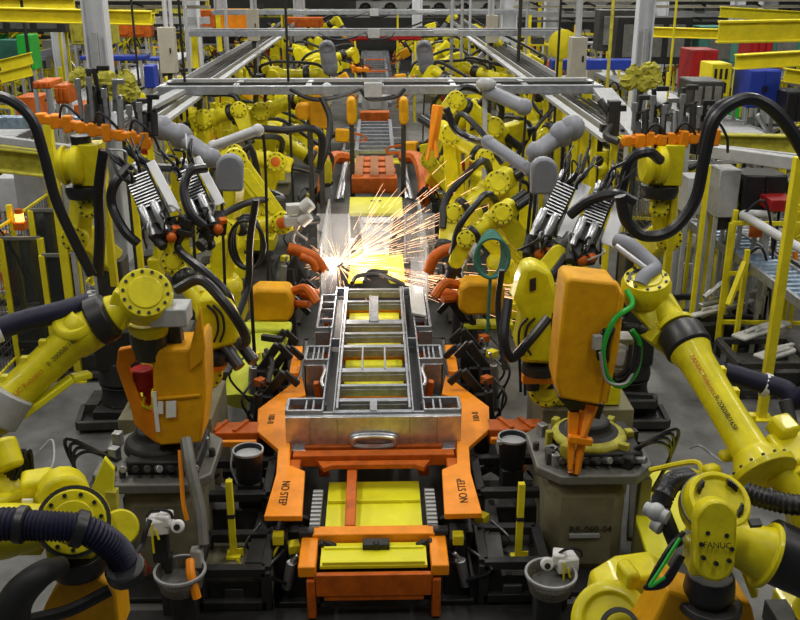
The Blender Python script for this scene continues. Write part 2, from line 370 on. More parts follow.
m.bar(F(361, 220, 1.06), F(391, 220, 1.06), .06, .1)
tag(m.build('channel_bracket', 'bright', None, .005), 'bright tapered metal channel lying between the two yellow plates in the sparks', 'bracket')
m = MB(); m.tube([F(352, 283, 1.05), F(358, 276, 1.1), F(378, 274, 1.12), F(392, 279, 1.1), F(404, 285, 1.05)], .03, 6); m.tube([F(364, 282, 1.05), F(370, 271, 1.12), F(388, 272, 1.1)], .025, 6)
tag(m.build('clamp_bar', 'dark', None), 'dark curved clamp bar over the notched yellow plate', 'clamp')
m = MB(); m.tube([F(322, 262, 1.4), F(330, 270, 1.2), F(345, 262, 1.1)], .02); m.build('x', 'dark').name = 'clamp_bar'; tag(bpy.data.objects['clamp_bar.001'] if 'clamp_bar.001' in bpy.data.objects else bpy.data.objects['clamp_bar'], 'small dark clamp arm left of the white-hot weld', 'clamp')
# dark beam with posts across the line
def gantry(name, D, z, x0, x1, mat, label, depth=.3, th=.12, legs=()):
    t = thing(name, label, 'overhead beam', ((x0 + x1) / 2, D, z))
    m = MB(); m.box(((x0 + x1) / 2, D - depth / 2, z), (x1 - x0, .07, th)); m.box(((x0 + x1) / 2, D + depth / 2, z), (x1 - x0, .07, th))
    n = int((x1 - x0) / .6)
    for i in range(n + 1): m.box((x0 + (x1 - x0) * i / n, D, z), (.04, depth, .04))
    m.build('truss', mat, t, .004)
    for x in legs:
        m = MB(); m.box((x, D, z / 2), (.12, .12, z)); m.build('support_post', mat, t, .01)
    return t
m = MB(); m.box((0, 16.35, .95), (1.7, .12, .14)); m.box((0, 16.2, .55), (1.7, .1, .5))
tag(m.build('cross_beam', 'dark', None, .01), 'dark low beam crossing the line in front of the orange fixture', 'beam')
# orange fixture & red arms (second station)
t = thing('orange_fixture', 'orange red slatted fixture block with red arms on the line beyond the sparks', 'fixture', (0, 18.5, .5))
m = MB()
for i in range(4): m.box((0, 17.6 + i * .6, 1.15), (.86 - .03 * i, .38, .3))
m.build('fixture_block', 'rust', t, .02)
m = MB()
for x in (-.3, 0, .3): m.box((x, 18.5, 1.32), (.16, 1.9, .03))
m.build('slat', 'copper', t)
for s in (-1, 1):
    m = MB(); m.tube([(s * .95, 17.3, .9), (s * .95, 17.9, 1.2), (s * .86, 18.8, 1.4), (s * .6, 19.4, 1.3)], .13, 8); m.build('arm', 'rust', t)
    m = MB(); m.tube([(s * .62, 17.3, .9), (s * .6, 18.9, 1.25)], .06, 8); m.tube([(s * .7, 17.3, .9), (s * .55, 18.3, 1.4)], .05); m.build('cylinder', 'steel', t)
t = thing('truck_chassis', 'second grey ladder frame on the line behind the orange slatted fixture', 'vehicle frame', (0, 22, 1))
m = MB()
for s in (-1, 1): m.box((s * .4, 23, 1.15), (.09, 4.5, .14)); m.box((s * .7, 22.5, 1.1), (.05, 3.4, .1))
m.build('side_rail', 'frame', t, .005)
for i in range(9): m = MB(); m.box((0, 20.9 + i * .52, 1.15), (1.5 if i % 3 == 0 else .8, .07, .08)); m.build('crossmember', 'frame', t, .004)
m = MB(); m.box((0, 20.6, 1.0), (1.45, .5, .04)); m.build('deck_plate', 'lemon', t, .005)
m = MB(); m.box((0, 25.6, 1.2), (.8, .4, .35)); m.build('front_block', 'rust', t, .02)
t = thing('truck_chassis', 'third pale grey frame end on the line, under the overhead truss', 'vehicle frame', (0, 28, 1))
m = MB(); m.box((0, 28, 1.3), (.75, 1.2, .5)); m.box((0, 27.2, 1.4), (.35, .1, .4)); m.build('body', 'alu', t, .02)
m = MB()
for s in (-1, 1): m.box((s * .45, 31, 1.15), (.1, 5, .14))
for i in range(6): m.box((0, 29 + i, 1.15), (.9, .08, .1))
m.build('ladder', 'frame', t, .004)
for i in range(3):
    y = 35 + i * 5
    t = thing('truck_chassis', '%s grey frame along the line, small and distant' % ('fourth', 'fifth', 'farthest')[i], 'vehicle frame', (0, y, 1))
    m = MB()
    for s in (-1, 1): m.box((s * .45, y, 1.2), (.1, 4, .14))
    for k in range(5): m.box((0, y - 1.8 + k * .9, 1.2), (1.3, .08, .1)); m.box((0, y - 1.8 + k * .9, .58), (.12, .12, 1.16))
    m.build('ladder', 'frame', t); m = MB(); m.box((0, y - 2.1, 1), (1.0, .3, .4)); m.build('front_block', 'rust', t)
# ================================================================ robots
def forearm_on(t, a, b, r0, r1, mat='yellow', cuff=None, n=22):
    a = V(a); b = V(b); d = b - a; L = d.length; d.normalize()
    m = MB(); m.lathe(a, d, [(0, r0 * 1.12), (L * .07, r0 * 1.12), (L * .12, r0 * .92), (L * .2, r0 * .86), (L * .85, r1), (L * .9, r1 * 1.2), (L, r1 * 1.2)], n)
    x, y, _ = basis(d)
    for k in (.3, .5, .68):   # cast lugs on the upper side
        m.box(a + d * L * k + y * (r0 * .86 + (r1 - r0 * .86) * k), (r0 * .35,) * 3)
    o = m.build('forearm', mat, t, .006)
    if cuff:
        m = MB(); c0, c1, rr = cuff; m.lathe(a + d * L * c0, d, [(0, rr * .9), (L * .02, rr), (L * (c1 - c0) * .5, rr * 1.04), (L * (c1 - c0) - .02, rr), (L * (c1 - c0), rr * .9)], n); m.build('cuff', 'black', t, .006)
    return o
def hub_on(t, c, ax, r, th, nb=12, mat='yellow', name='joint_hub', bolt='black', cap=True):
    ax = V(ax).normalized(); c = V(c); m = MB()
    m.lathe(c - ax * th / 2, ax, [(0, r * .9), (th * .15, r), (th * .75, r), (th * .86, r * .93), (th, r * .90)], 30)
    if cap: m.lathe(c + ax * th * .5, ax, [(0, r * .62), (.012, r * .6)], 24)
    o = m.build(name, mat, t, .005)
    m = MB(); m.bolts(c + ax * th / 2, ax, r * .78, nb, max(.012, r * .065), .014, .2); m.build('bolt_ring', bolt, o)
    return o
def link_on(t, a, b, ra, rb, ax, th, name='lower_arm', mat='yellow'):
    m = MB(); m.dog(a, b, ra, rb, ax, th); ax = V(ax).normalized()
    c = V(a).lerp(V(b), .5); m.dog(V(a).lerp(V(b), .22) + ax * th * .5, V(a).lerp(V(b), .8) + ax * th * .5, ra * .55, rb * .5, ax, .03)
    return m.build(name, mat, t, .012)
def base_on(t, c, s=1, yaw=0, mat='yellow', riser=0):
    c = V(c); m = MB()
    m.box(c + Z * (.1 * s), (.62 * s, .72 * s, .2 * s), yaw); m.lathe(c + Z * .2 * s, Z, [(0, .30 * s), (.1 * s, .27 * s), (.2 * s, .27 * s), (.24 * s, .3 * s)], 22)
    m.build('base', mat, t, .012)
    m = MB(); m.bolts(c + Z * .2 * s, Z, .28 * s, 10, .02, .02); m.box(c + Z * .14 * s + V((math.cos(yaw + PI), math.sin(yaw + PI), 0)) * .36 * s, (.16 * s, .4 * s, .16 * s), yaw); m.build('connector_box', 'darksteel', t, .006)
def proto_robot(sh, el, wr, seed, detail=True, gun=None):
    """robot facing +x at origin. sh/el/wr angles in degrees from vertical"""
    t = thing('welding_robot', '', 'robot'); rr = random.Random(seed)
    base_on(t, (0, 0, 0)); S = V((.28, 0, .75))
    m = MB(); m.lathe(V((0, 0, .44)), Z, [(0, .3), (.12, .3), (.2, .22)], 20); m.box((.12, .0, .68), (.5, .34, .34)); m.box((-.2, 0, .72), (.34, .3, .26)); m.build('turret', 'yellow', t, .02)
    m = MB(); m.cyl((-.1, 0, .8), (-.1, 0, 1.12), .09); m.cyl((.28, .17, .75), (.28, .42, .75), .1); m.build('motor', 'red' if seed % 2 else 'black', t, .01)
    a = R(sh); E = S + V((math.sin(a), 0, math.cos(a))) * 1.08
    link_on(t, S - Y * .2, E - Y * .2, .2, .15, Y, .13)
    hub_on(t, S - Y * .22, -Y, .2, .16, 10)
    m = MB(); m.box(E + V((-.05, .05, .03)), (.42, .34, .36), 0, 0, R(el - 90)); m.build('elbow_housing', 'yellow', t, .03)
    hub_on(t, E - Y * .19, -Y, .17, .12, 10, bolt='black')
    b = R(el); d = V((math.sin(b), 0, math.cos(b))); Wp = E + d * 1.15
    m = MB()
    for yy in (-.1, .02, .14): m.cyl(E - d * .42 + Y * yy, E - d * .15 + Y * yy, .06, n=10)
    m.build('wrist_motors', 'black', t)
    forearm_on(t, E + d * .12, Wp, .165, .11, cuff=(.62, .78, .15), n=16)
    c = R(wr); q = V((math.sin(c), 0, math.cos(c))); T = Wp + q * .26
    m = MB(); m.dog(Wp, T, .13, .1, Y, .2); m.lathe(T, q, [(0, .1), (.06, .1)], 14); m.build('wrist', 'yellow', t, .012)
    m = MB(); m.lathe(T + q * .06, q, [(0, .11), (.05, .11), (.05, .07), (.12, .07)], 14); m.build('tool_flange', 'black', t)
    m = MB(); u = d.cross(Y) * -1
    if u.z < 0: u = -u
    m.tube([(-.3, .1, .3), (-.42, .12, .8), S + V((-.3, .15, .35)), E + V((-.35, .15, .1)), E + u * .32, E + d * .6 + u * .3, Wp + u * .22, T + u * .15], .04, 8, 4); m.build('hose', 'black', t)
    m = MB(); f = T + q * .17
    if gun == 'weld':   # orange C shaped weld gun with amber transformer cover
        m.box(f + q * .15, (.3, .22, .34), 0, 0, c); m.build('transformer_cover', 'amber', t, .03)
        m = MB(); e = f + q * .3; s = V((q.z, 0, -q.x)); m.bar(e + s * .08, e + q * .4 + s * .1, .07, .05); m.bar(e - s * .08, e + q * .34 - s * .04, .06, .05); m.bar(e + q * .4 + s * .1, e + q * .42 - s * .02, .05); m.build('gun_arm', 'rust', t)
    elif gun == 'hand':
        m.box(f + q * .06, (.3, 1.1, .1)); m.box(f + q * .14, (.5, .1, .1)); m.build('gripper_bar', 'orange', t, .01)
        m = MB()
        for k in (-.5, -.25, .25, .5): m.bar(f + Y * k, f + Y * k + Z * -.3 + X * .1, .05, .07); m.cyl(f + Y * k, f + Y * k + Z * .25, .03, n=8)
        m.build('gripper_clamp', 'darksteel', t)
    else:
        m.box(f + q * .12, (.16, .22, .3), 0, 0, c); m.bar(f + q * .1, f + q * .5, .05); m.build('weld_tool', 'greycover', t, .02)
    freeze(t); return t
PROTO = [proto_robot(-18, 105, 150, 1, gun='weld'), proto_robot(12, 120, 175, 2), proto_robot(-30, 88, 120, 3, gun='weld'), proto_robot(30, 75, 160, 4, gun='hand'), proto_robot(0, 135, 95, 5, gun='weld'), proto_robot(-8, 60, 140, 6)]
USED = {}
def place_robot(k, loc, deg, label, group='yellow welding robots along the line', scale=1):
    p = PROTO[k]
    if k not in USED:
        USED[k] = 1; p.location = loc; p.rotation_euler = (0, 0, R(deg)); p['label'] = label; p['group'] = group; p.scale = (scale,) * 3; return p
    return dup(p, loc, R(deg), label, group, scale)
ROWW = {-1: 'left', 1: 'right'}
CAR = ['amber gun', 'grey tool', 'amber gun', 'orange gripper', 'amber gun', 'grey tool']
def rise(x, y, h, lab):
    m = MB(); m.box((x, y, h / 2), (.85, .85, h)); m.box((x, y, h + .02), (.95, .95, .05))
    return tag(m.build('robot_riser', 'pedestal', None, .01), lab, 'riser', 'robot risers along the line')
n = 0
rows = [(-1, 2.35, (10.4, 12.3, 14.6, 17.2, 19.6, 22, 24.6, 27.5, 30.5, 34, 38, 43)), (1, 2.35, (10.6, 12.6, 14.9, 17.4, 19.7, 22.2, 24.8, 27.7, 30.8, 34.2, 38.2, 43))]
for s, x, ds in rows:
    for i, D in enumerate(ds[3:]):
        k = [1, 0, 4, 2, 3, 0, 4, 5, 2, 0, 4, 2][(i + (s > 0) * 5) % 12]; h = .3 if i < 3 else .7
        xx = s * (x + random.uniform(-.1, .25)); rise(xx, D, h, '%s grey riser under the welding robots in the row %s of the line' % (ORD[i], ROWW[s]))
        place_robot(k, (xx, D, h + .045), (0 if s < 0 else 180) + random.uniform(-25, 25), 'yellow welding robot with %s, %s in the row %s of the line' % (CAR[k], ORD[i], ROWW[s]))
for s in (-1, 1):
    for i, D in enumerate((19, 23, 26.5, 31, 36, 41)):
        k = (i * 2 + (s > 0)) % 6; x = s * (4.0 + random.uniform(0, .5))
        place_robot(k, (x, D, .6), (0 if s < 0 else 180) + random.uniform(-50, 50), 'yellow robot with %s, %s in the outer row %s of the line' % (CAR[k], ORD[i], ROWW[s]), 'outer yellow robots', 1.05)
        rise(x, D, .56, '%s grey riser in the outer row %s of the line' % (ORD[i], ROWW[s]))

# ---------------------------------------------------------------- foreground robots, built one by one
def big_label(t, a, b, r, up, flip=1):
    a = V(a); b = V(b); d = (b - a).normalized(); view = (cam.location - a.lerp(b, .5)); nrm = (view - d * view.dot(d)).normalized()
    x = d * flip; y = nrm.cross(x)
    s1, s2 = (.36, .75) if flip > 0 else (.70, .36)
    text('FANUC Robotics', a.lerp(b, s1) + nrm * (r[0] + .014) - y * .01, .052, 'inkred', t, x, y)
    text('R-2000iB/165F', a.lerp(b, s2) + nrm * (r[1] + .012) - y * .01, .052, 'ink', t, x, y)
# left middle robot with bolted wrist hub
def robot_left_mid():
    Wr = W(145, 297, 7.0); A = W(-12, 418, 6.5); B = V((A.x - .9, 6.5, 0))
    t = thing('handling_robot', 'large yellow robot at the left edge, lettered forearm and round bolted hub', 'robot', B)
    base_on(t, B, 1.1); S = B + V((.2, 0, .85)); m = MB(); m.lathe(B + Z * .44, Z, [(0, .3), (.3, .28)], 20); m.box(B + V((.1, 0, .8)), (.5, .4, .4)); m.build('turret', 'yellow', t, .02)
    E = A - (Wr - A).normalized() * .1; link_on(t, S, E, .22, .16, Y, .2); hub_on(t, E - Y * .1, -Y, .2, .3)
    C0 = W(88, 326, 6.9); forearm_on(t, A, C0, .165, .145); big_label(t, A, C0, (.150, .148), Z)
    m = MB(); m.dog(W(80, 330, 6.9), W(105, 322, 6.95), .19, .12, V((0, -.5, 1)), .28); m.build('forearm_shoulder', 'yellow', t, .04)
    d = (Wr - C0).normalized(); m = MB(); m.lathe(C0 + d * .04, d, [(0, .17), (.02, .2), (.14, .19), (.17, .15)], 24); m.build('cuff', 'black', t, .005)
    m = MB(); m.lathe(C0 + d * .2, d, [(0, .15), (.12, .12), (.3, .12)], 20); m.box(W(122, 307, 6.95), (.18, .2, .3), 0, 0, .4); m.build('wrist_yoke', 'yellow', t, .02)
    ax = V((.25, -.75, .55)); hub_on(t, Wr, ax, .215, .26, 14)
    m = MB(); c = W(148, 322, 7.1); m.lathe(c, -Z, [(0, .17), (.1, .15), (.12, .13)], 20); m.build('wrist_body', 'yellow', t, .02)
    m = MB(); m.lathe(W(148, 330, 7.1), -Z, [(0, .15), (.1, .15), (.2, .12), (.24, .12)], 24); m.build('wrist_flange', 'black', t, .005)
    m = MB(); m.tube([W(-30, 338, 6.6), W(20, 322, 6.8), W(60, 312, 6.9), W(90, 303, 7.0)], .085, 12); m.build('sleeved_hose', 'navy', t)
    m = MB(); m.tube([W(-30, 342, 6.59), W(0, 330, 6.7)], .092, 12); m.build('hose_end_band', 'white', t)
    m = MB(); m.bar(W(22, 415, 6.55), W(72, 378, 6.75), .10, .05); m.bar(W(72, 378, 6.75), W(90, 374, 6.85), .10, .05); m.bar(W(20, 397, 6.5), W(22, 415, 6.55), .03, .05); m.build('side_guard', 'lemon', t, .01)
    m = MB()
    m.cyl(W(10, 392, 6.5), W(-8, 420, 6.4), .19, .19, 20); m.build('elbow_casting', 'alu', t, .01)
    return t
robot_left_mid()
# tool under it: orange frame, amber cover
def tool_left():
    D = 7.1; c = W(170, 400, D); t = thing('weld_gun', 'amber covered weld gun with orange side frame hanging from the left bolted hub robot', 'weld gun', c)
    P = [(118, 350), (140, 346), (158, 352), (158, 366), (135, 362), (128, 368), (140, 400), (150, 412), (158, 410), (158, 445), (146, 436), (134, 424), (131, 410), (116, 368)]
    m = MB(); m.prism([W(x, y, D) for x, y in P], V((0, .07, 0))); m.prism([W(x, y, D + .3) for x, y in P], V((0, .07, 0))); m.build('side_frame', 'orange', t, .01)
    m = MB(); P = [(157, 350), (190, 350), (200, 340), (204, 346), (206, 398), (201, 443), (160, 446), (154, 440), (152, 352)]
    m.prism([W(x, y, D - .1) for x, y in P], V((0, .42, 0))); m.build('cover', 'amber', t, .02)
    m = MB(); m.prism([W(x, y, D - .12) for x, y in ((189, 352), (200, 308), (205, 348), (203, 360), (190, 372))], V((0, .05, 0))); m.prism([W(x, y, D - .12) for x, y in ((157, 398), (200, 394), (200, 397), (157, 401))], V((0, .02, 0))); m.build('cover_flap', 'amber', t, .008)
    m = MB(); m.prism([W(x, y, D - .125) for x, y in ((158, 402), (163, 402), (163, 414), (158, 414))], V((0, .01, 0))); m.prism([W(x, y, D - .125) for x, y in ((166, 402), (176, 401), (176, 417), (166, 418))], V((0, .01, 0))); m.prism([W(x, y, D - .125) for x, y in ((152, 392), (156, 392), (160, 432), (156, 432))], V((0, .01, 0))); m.build('label_sticker', 'white', t)
    m = MB(); m.box(W(171, 313, D - .1), (.29, .26, .15)); m.build('junction_box', 'alu', t, .012)
    m = MB(); m.bar(W(172, 320, D + .1), W(176, 352, D + .1), .14, .12); m.build('connector_column', 'darksteel', t, .01)
    m = MB(); m.lathe(W(142, 368, D + .12), -Z, [(0, .09), (.03, .1), (.16, .1), (.2, .06)], 16); m.build('motor', 'red', t, .01)
    m = MB(); m.cyl(W(147, 380, D + .1), W(147, 404, D + .1), .035); m.build('accumulator', 'red', t)
    m = MB(); m.tube([W(146, 395, D + .1), W(143, 405, D), W(150, 409, D)], .014); m.build('cable', 'yellow', t)
    return t
tool_left()
# left: lower electrode arm
t = thing('spot_welder', 'long grey weld arm with orange tip pointing down beside the left riser', 'weld arm', W(192, 500, 6.6))
m = MB(); m.tube([W(186, 440, 6.9), W(191, 470, 6.7), W(200, 510, 6.55), W(203, 545, 6.4)], .05, 8, flat=1.3); m.build('arm', 'pedtop', t)
m = MB(); m.tube([W(180, 450, 6.85), W(183, 500, 6.65), W(187, 520, 6.6)], .018, 6); m.build('rod', 'orange', t)
m = MB(); m.tube([W(190, 560, 6.3), W(191, 575, 6.2), W(197, 598, 6.15)], .036, 8); m.build('tip', 'orange', t)
m = MB(); m.box(W(197, 557, 6.4), (.09, .09, .16)); m.build('tip_holder', 'sheet', t, .01)
# right middle robot
def robot_right_mid():
    A = W(757, 462, 5.8); Wr = W(655, 292, 7.2); B = V((A.x + .9, 6.0, 0))
    t = thing('handling_robot', 'large yellow robot reaching in from the right, lettered forearm rising to a black cuff', 'robot', B)
    base_on(t, B, 1.1); S = B + V((-.2, 0, .85)); m = MB(); m.lathe(B + Z * .44, Z, [(0, .3), (.3, .28)], 20); m.box(B + V((-.1, 0, .8)), (.5, .4, .4)); m.build('turret', 'yellow', t, .02)
    E = W(800, 480, 5.85); link_on(t, S, E, .2, .14, Y, .18)
    d = (Wr - A).normalized(); C0 = A.lerp(Wr, .62)
    m = MB(); m.lathe(A - d * .12, d, [(0, .235), (.05, .24), (.05, .20), (.12, .18), (.2, .14)], 28); o = m.build('elbow_flange', 'yellow', t, .006)
    m = MB(); m.bolts(A - d * .07, d, .222, 16, .013, .02); m.build('bolt_ring', 'black', o)
    m = MB(); m.lathe(A, d, [(0, .155), (.1, .135), ((C0 - A).length * .5, .125), ((C0 - A).length - .1, .135), ((C0 - A).length, .165)], 26)
    x, y, _ = basis(d)
    for k in (.32, .55, .75): m.box(A.lerp(C0, k) + (x if x.x > 0 else -x) * .125 + Z * .03, (.07, .07, .07))
    m.build('forearm', 'yellow', t, .006); big_label(t, A, C0, (.135, .130), Z, -1)
    m = MB(); m.lathe(C0, d, [(0, .165), (.02, .185), (.18, .18), (.22, .15)], 26); m.build('cuff', 'black', t, .005)
    C1 = C0 + d * .24; m = MB(); m.lathe(C1, d, [(0, .15), (.04, .15), (.05, .11), ((Wr - C1).length, .11)], 22); m.build('forearm_nose', 'yellow', t, .005)
    ax = V((-.4, -.8, .45)); m = MB(); m.dog(W(667, 322, 7.0), W(646, 296, 7.2), .15, .17, ax, .24); m.build('wrist_body', 'yellow', t, .02)
    hub_on(t, W(646, 288, 7.15), V((-.1, -.3, .95)), .2, .2, 10)
    m = MB(); m.ring(W(646, 284, 7.1), V((-.1, -.5, .85)), .15, .03, .03); m.build('joint_seal', 'black', t)
    m = MB(); m.box(W(660, 338, 6.95), (.26, .2, .16), .3, 0, .7); m.bolts(W(664, 330, 6.88), V((0, -1, .3)), .09, 4, .012, .02, .7); m.build('wrist_flange', 'yellow', t, .015)
    m = MB(); m.cyl(W(640, 328, 7.0), W(656, 334, 6.95), .05); m.cyl(W(622, 326, 7.05), W(640, 328, 7.0), .035); m.build('tool_coupling', 'darksteel', t)
    # elbow housing and motors at the right edge
    m = MB(); m.box(W(792, 456, 6.0), (.34, .3, .22), .2, .3); m.box(W(783, 428, 6.1), (.17, .17, .15), .4, .4); m.box(W(730, 455, 6.0), (.16, .1, .08), .3); m.box(W(712, 470, 5.9), (.12, .1, .08), .3); m.cyl(W(775, 470, 5.8), W(800, 500, 5.7), .1); m.build('elbow_housing', 'yellow', t, .03)
    m = MB(); m.cyl(W(735, 432, 6.3), W(757, 440, 6.2), .06); m.cyl(W(785, 400, 6.4), W(795, 440, 6.2), .05); m.build('motor', 'dark', t, .01)
    m = MB(); m.tube([W(650, 470, 6.2), W(695, 462, 6.0), W(705, 476, 5.9), W(735, 484, 5.8)], .02, 6); m.tube([W(690, 470, 6.1), W(718, 478, 5.9), W(760, 470, 5.8)], .016, 6); m.build('cable', 'safety', t)
    m = MB(); m.tube([W(724, 372, 7.2), W(758, 382, 7.1), W(785, 390, 7.0), W(798, 400, 6.9), W(830, 372, 6.8)], .085, 12); m.tube([W(700, 352, 7.3), W(724, 372, 7.2)], .06, 10); m.build('sleeved_hose', 'navy', t)
    m = MB(); a, b = W(763, 384, 7.09), W(769, 386, 7.08); m.cyl(a, b, .1); m.build('hose_band', 'white', t)
    return t
robot_right_mid()
def tool_right():
    D = 6.95; t = thing('weld_gun', 'tall amber covered weld gun with orange prongs above the right riser', 'weld gun', W(590, 400, D))
    P = [(566, 282), (571, 278), (617, 283), (620, 291), (613, 335), (601, 406), (560, 399), (556, 382), (560, 335)]
    m = MB(); m.prism([W(x, y, D - .15) for x, y in P], V((.0, .36, 0))); m.build('cover', 'amber', t, .03)
    m = MB(); m.prism([W(x, y, D - .15) for x, y in ((600, 404), (612, 335), (619, 290), (625, 296), (619, 350), (608, 404))], V((.03, .3, 0))); m.build('cover_side', 'amber', t, .02)
    m = MB(); m.prism([W(x, y, D + .0) for x, y in ((558, 398), (605, 405), (600, 420), (570, 412))], V((0, .3, 0))); m.build('skirt', 'black', t, .01)
    for (a, b) in (((574, 412), (570, 470)), ((586, 410), (577, 474)), ((592, 405), (583, 438))):
        m = MB(); m.bar(W(*a, D), W(*b, D - .1), .10, .06, w2=.04); m.build('prong', 'orange', t, .01)
    m = MB(); m.bar(W(568, 438, D - .1), W(592, 442, D - .1), .06); m.build('prong_bridge', 'orange', t, .008)
    m = MB(); m.cyl(W(572, 466, D - .05), W(571, 474, D - .1), .03); m.build('electrode_tip', 'copper', t)
    m = MB(); m.box(W(597, 342, D - .2), (.07, .05, .12), .2); m.build('junction_box', 'alu', t, .006)
    m = MB(); m.tube([W(627, 290, D), W(632, 305, D - .1), W(614, 320, D - .2), W(603, 350, D - .2), W(608, 378, D - .15), W(622, 386, D - .1), W(636, 372, D - .05), W(640, 345, D), W(632, 330, D)], .022, 8); m.build('green_hose', 'green', t)
    m = MB()
    for k, q in ((0, 0), (5, .04), (-4, .08)):
        m.tube([W(634, 300, D + q), W(624, 318, D + q), W(608 + k, 330, D - .15), W(602 + k, 352, D - .15), W(606 + k, 372, D - .1), W(618, 380 - k, D - .1), W(632 - k, 368, D - .1), W(636 - k, 345, D)], .018, 7)
    m.build('cable_bundle', 'hose', t); m = MB(); m.tube([W(600, 352, D - .22), W(606, 380, D - .2), W(624, 384, D - .2), W(634, 372, D - .1)], .012, 6); m.build('grey_cable', 'alu', t)
    m = MB(); m.lathe(W(617, 356, D + .1), V((0, -1, .2)), [(0, .11), (.08, .11), (.08, .07), (.1, .07)], 18); m.box(W(618, 352, D + .25), (.2, .2, .3)); m.build('tool_changer', 'sheet', t, .01)
    m = MB(); m.tube([W(616, 240, 7.5), W(630, 245, 7.4), W(645, 258, 7.3), W(655, 268, 7.2), W(645, 276, 7.1), W(640, 285, 7.05)], .06, 10); m.build('air_pipe', 'greycover', t)
    m = MB(); m.tube([W(616, 246, 7.35), W(648, 270, 7.15)], .025, 8); m.build('pipe_highlight_rod', 'bright', t)
    return t
tool_right()
# front right robot wrist
def robot_front_right():
    D = 5.0; c = W(716, 510, D); B = V((c.x + 1.7, 4.6, 0))
    t = thing('handling_robot', 'yellow robot wrist at the bottom right, wide ring joint above small lettered plate', 'robot', B)
    base_on(t, B, 1.1); m = MB(); m.lathe(B + Z * .44, Z, [(0, .3), (.5, .28)], 20); m.build('turret', 'yellow', t, .02)
    E = W(850, 585, 4.8); link_on(t, B + Z * .9, E, .25, .2, Y, .2)
    d = (W(738, 536, 4.95) - E).normalized()
    m = MB(); m.lathe(E, d, [(0, .2), ((W(768, 558, 4.85) - E).length, .2)], 26); m.build('cuff', 'black', t, .01)
    q = W(768, 556, 4.87); m = MB(); m.lathe(q, d, [(0, .21), (.03, .21), (.03, .175), (.14, .15), (.3, .13)], 26); m.build('forearm_nose', 'yellow', t, .006)
    m = MB(); m.box(W(755, 523, 4.72), (.07, .05, .03), .1, .5); m.build('inspection_plate', 'darksteel', t, .004)
    ax = V((.05, -.55, .85)); h = W(717, 503, 5.05)
    m = MB(); m.lathe(h - ax.normalized() * .16, ax, [(0, .19), (.06, .215), (.14, .215), (.16, .2), (.22, .19), (.22, .16), (.19, .15)], 34); o = m.build('ring_joint', 'yellow', t, .006)
    m = MB(); m.ring(h - ax.normalized() * .04, ax, .222, .02, .02, 34); m.build('seal', 'pedtop', o)
    hx, hy, hd = basis(ax)
    for t0 in (28, 128):
        m = MB()
        for q in range(6): t_ = R(t0 + q * 5); m.box(h + hd * .065 + (hx * math.cos(t_) + hy * math.sin(t_)) * .135 * -1, (.012, .03, .04)); m.box(h + hd * .065 + (hx * math.cos(t_) + hy * math.sin(t_)) * .135, (.012, .03, .04))
        m.build('slot', 'black', o)
    m = MB(); m.dog(W(714, 517, 4.84), W(712, 560, 4.80), .118, .115, V((-.1, -1, .38)), .16); m.build('wrist_body', 'yellow', t, .02)
    m = MB(); m.box(W(735, 540, 4.92), (.24, .2, .2), .1, .2); m.box(W(695, 555, 4.9), (.1, .2, .2)); m.build('wrist_side', 'yellow', t, .03)
    n_ = V((-.1, -1, .38)).normalized(); pc = W(713, 540, 4.82) + n_ * .09
    u = (Z - n_ * n_.z).normalized(); rt = u.cross(n_)
    text('FANUC', pc + n_ * .016 - Z * .01, .05, 'ink', t, rt, u)
    m = MB()
    for a in ((-.07, .13), (.07, .13), (-.055, .06), (.055, .05), (-.09, -.01), (.09, -.03), (0, -.12), (-.075, -.09), (.075, -.1)): m.cyl(pc + rt * a[0] + u * a[1] - n_ * .03, pc + rt * a[0] + u * a[1] + n_ * .006, .014, n=8)
    m.build('plate_bolt', 'black', t)
    m = MB(); m.lathe(W(710, 582, 4.92) + Z * .06, -Z, [(0, .14), (.03, .15), (.12, .16), (.18, .13), (.22, .12)], 26); m.build('wrist_flange', 'black', t, .005)
    m = MB(); m.lathe(W(710, 600, 4.92), -Z, [(0, .19), (.03, .2), (.05, .2)], 30); m.build('adapter_ring', 'darksteel', t, .005)
    m = MB(); m.tube([W(690, 478, 5.3), W(672, 482, 5.2), W(664, 495, 5.1), W(660, 505, 5.1)], .07, 12, corr=.03); m.tube([W(745, 492, 5.2), W(770, 500, 5.1), W(800, 505, 5.0), W(840, 500, 5)], .07, 12, corr=.03); m.build('corrugated_hose', 'hose', t)
    m = MB(); m.tube([W(660, 505, 5.1), W(666, 520, 5.0), W(676, 545, 4.95)], .05, 10); m.build('hose_elbow', 'black', t)
    m = MB(); m.ball(W(656, 512, 5.0), .06); m.cyl(W(645, 508, 5.05), W(668, 518, 4.95), .045); m.cyl(W(654, 522, 5), W(662, 528, 4.95), .05); m.build('valve', 'alu', t, .004)
    m = MB()
    for k in range(4): m.tube([W(684, 532, 4.9), W(672 - k, 548, 4.85), W(652 - k, 580 + k, 4.8), W(646 + k * 2, 588, 4.8), W(662 + k * 2, 582, 4.8), W(680 + k, 556, 4.85)], .016, 6)
    m.build('cable_loop', 'hose', t); m = MB(); m.tube([W(680, 538, 4.85), W(660, 570, 4.78), W(650, 586, 4.75), W(665, 577, 4.75)], .012, 6); m.build('green_hose', 'green', t)
    m = MB(); P = [(668, 590), (700, 602), (735, 600), (752, 606), (760, 640), (640, 640), (655, 620)]; m.prism([W(x, y, 4.9) for x, y in P], V((0, .3, 0))); m.build('tool_cover', 'amber', t, .02)
    m = MB(); m.bar(W(742, 562, 5), W(755, 595, 4.95), .07, .04); m.build('bracket', 'safety', t, .005)
    return t
robot_front_right()
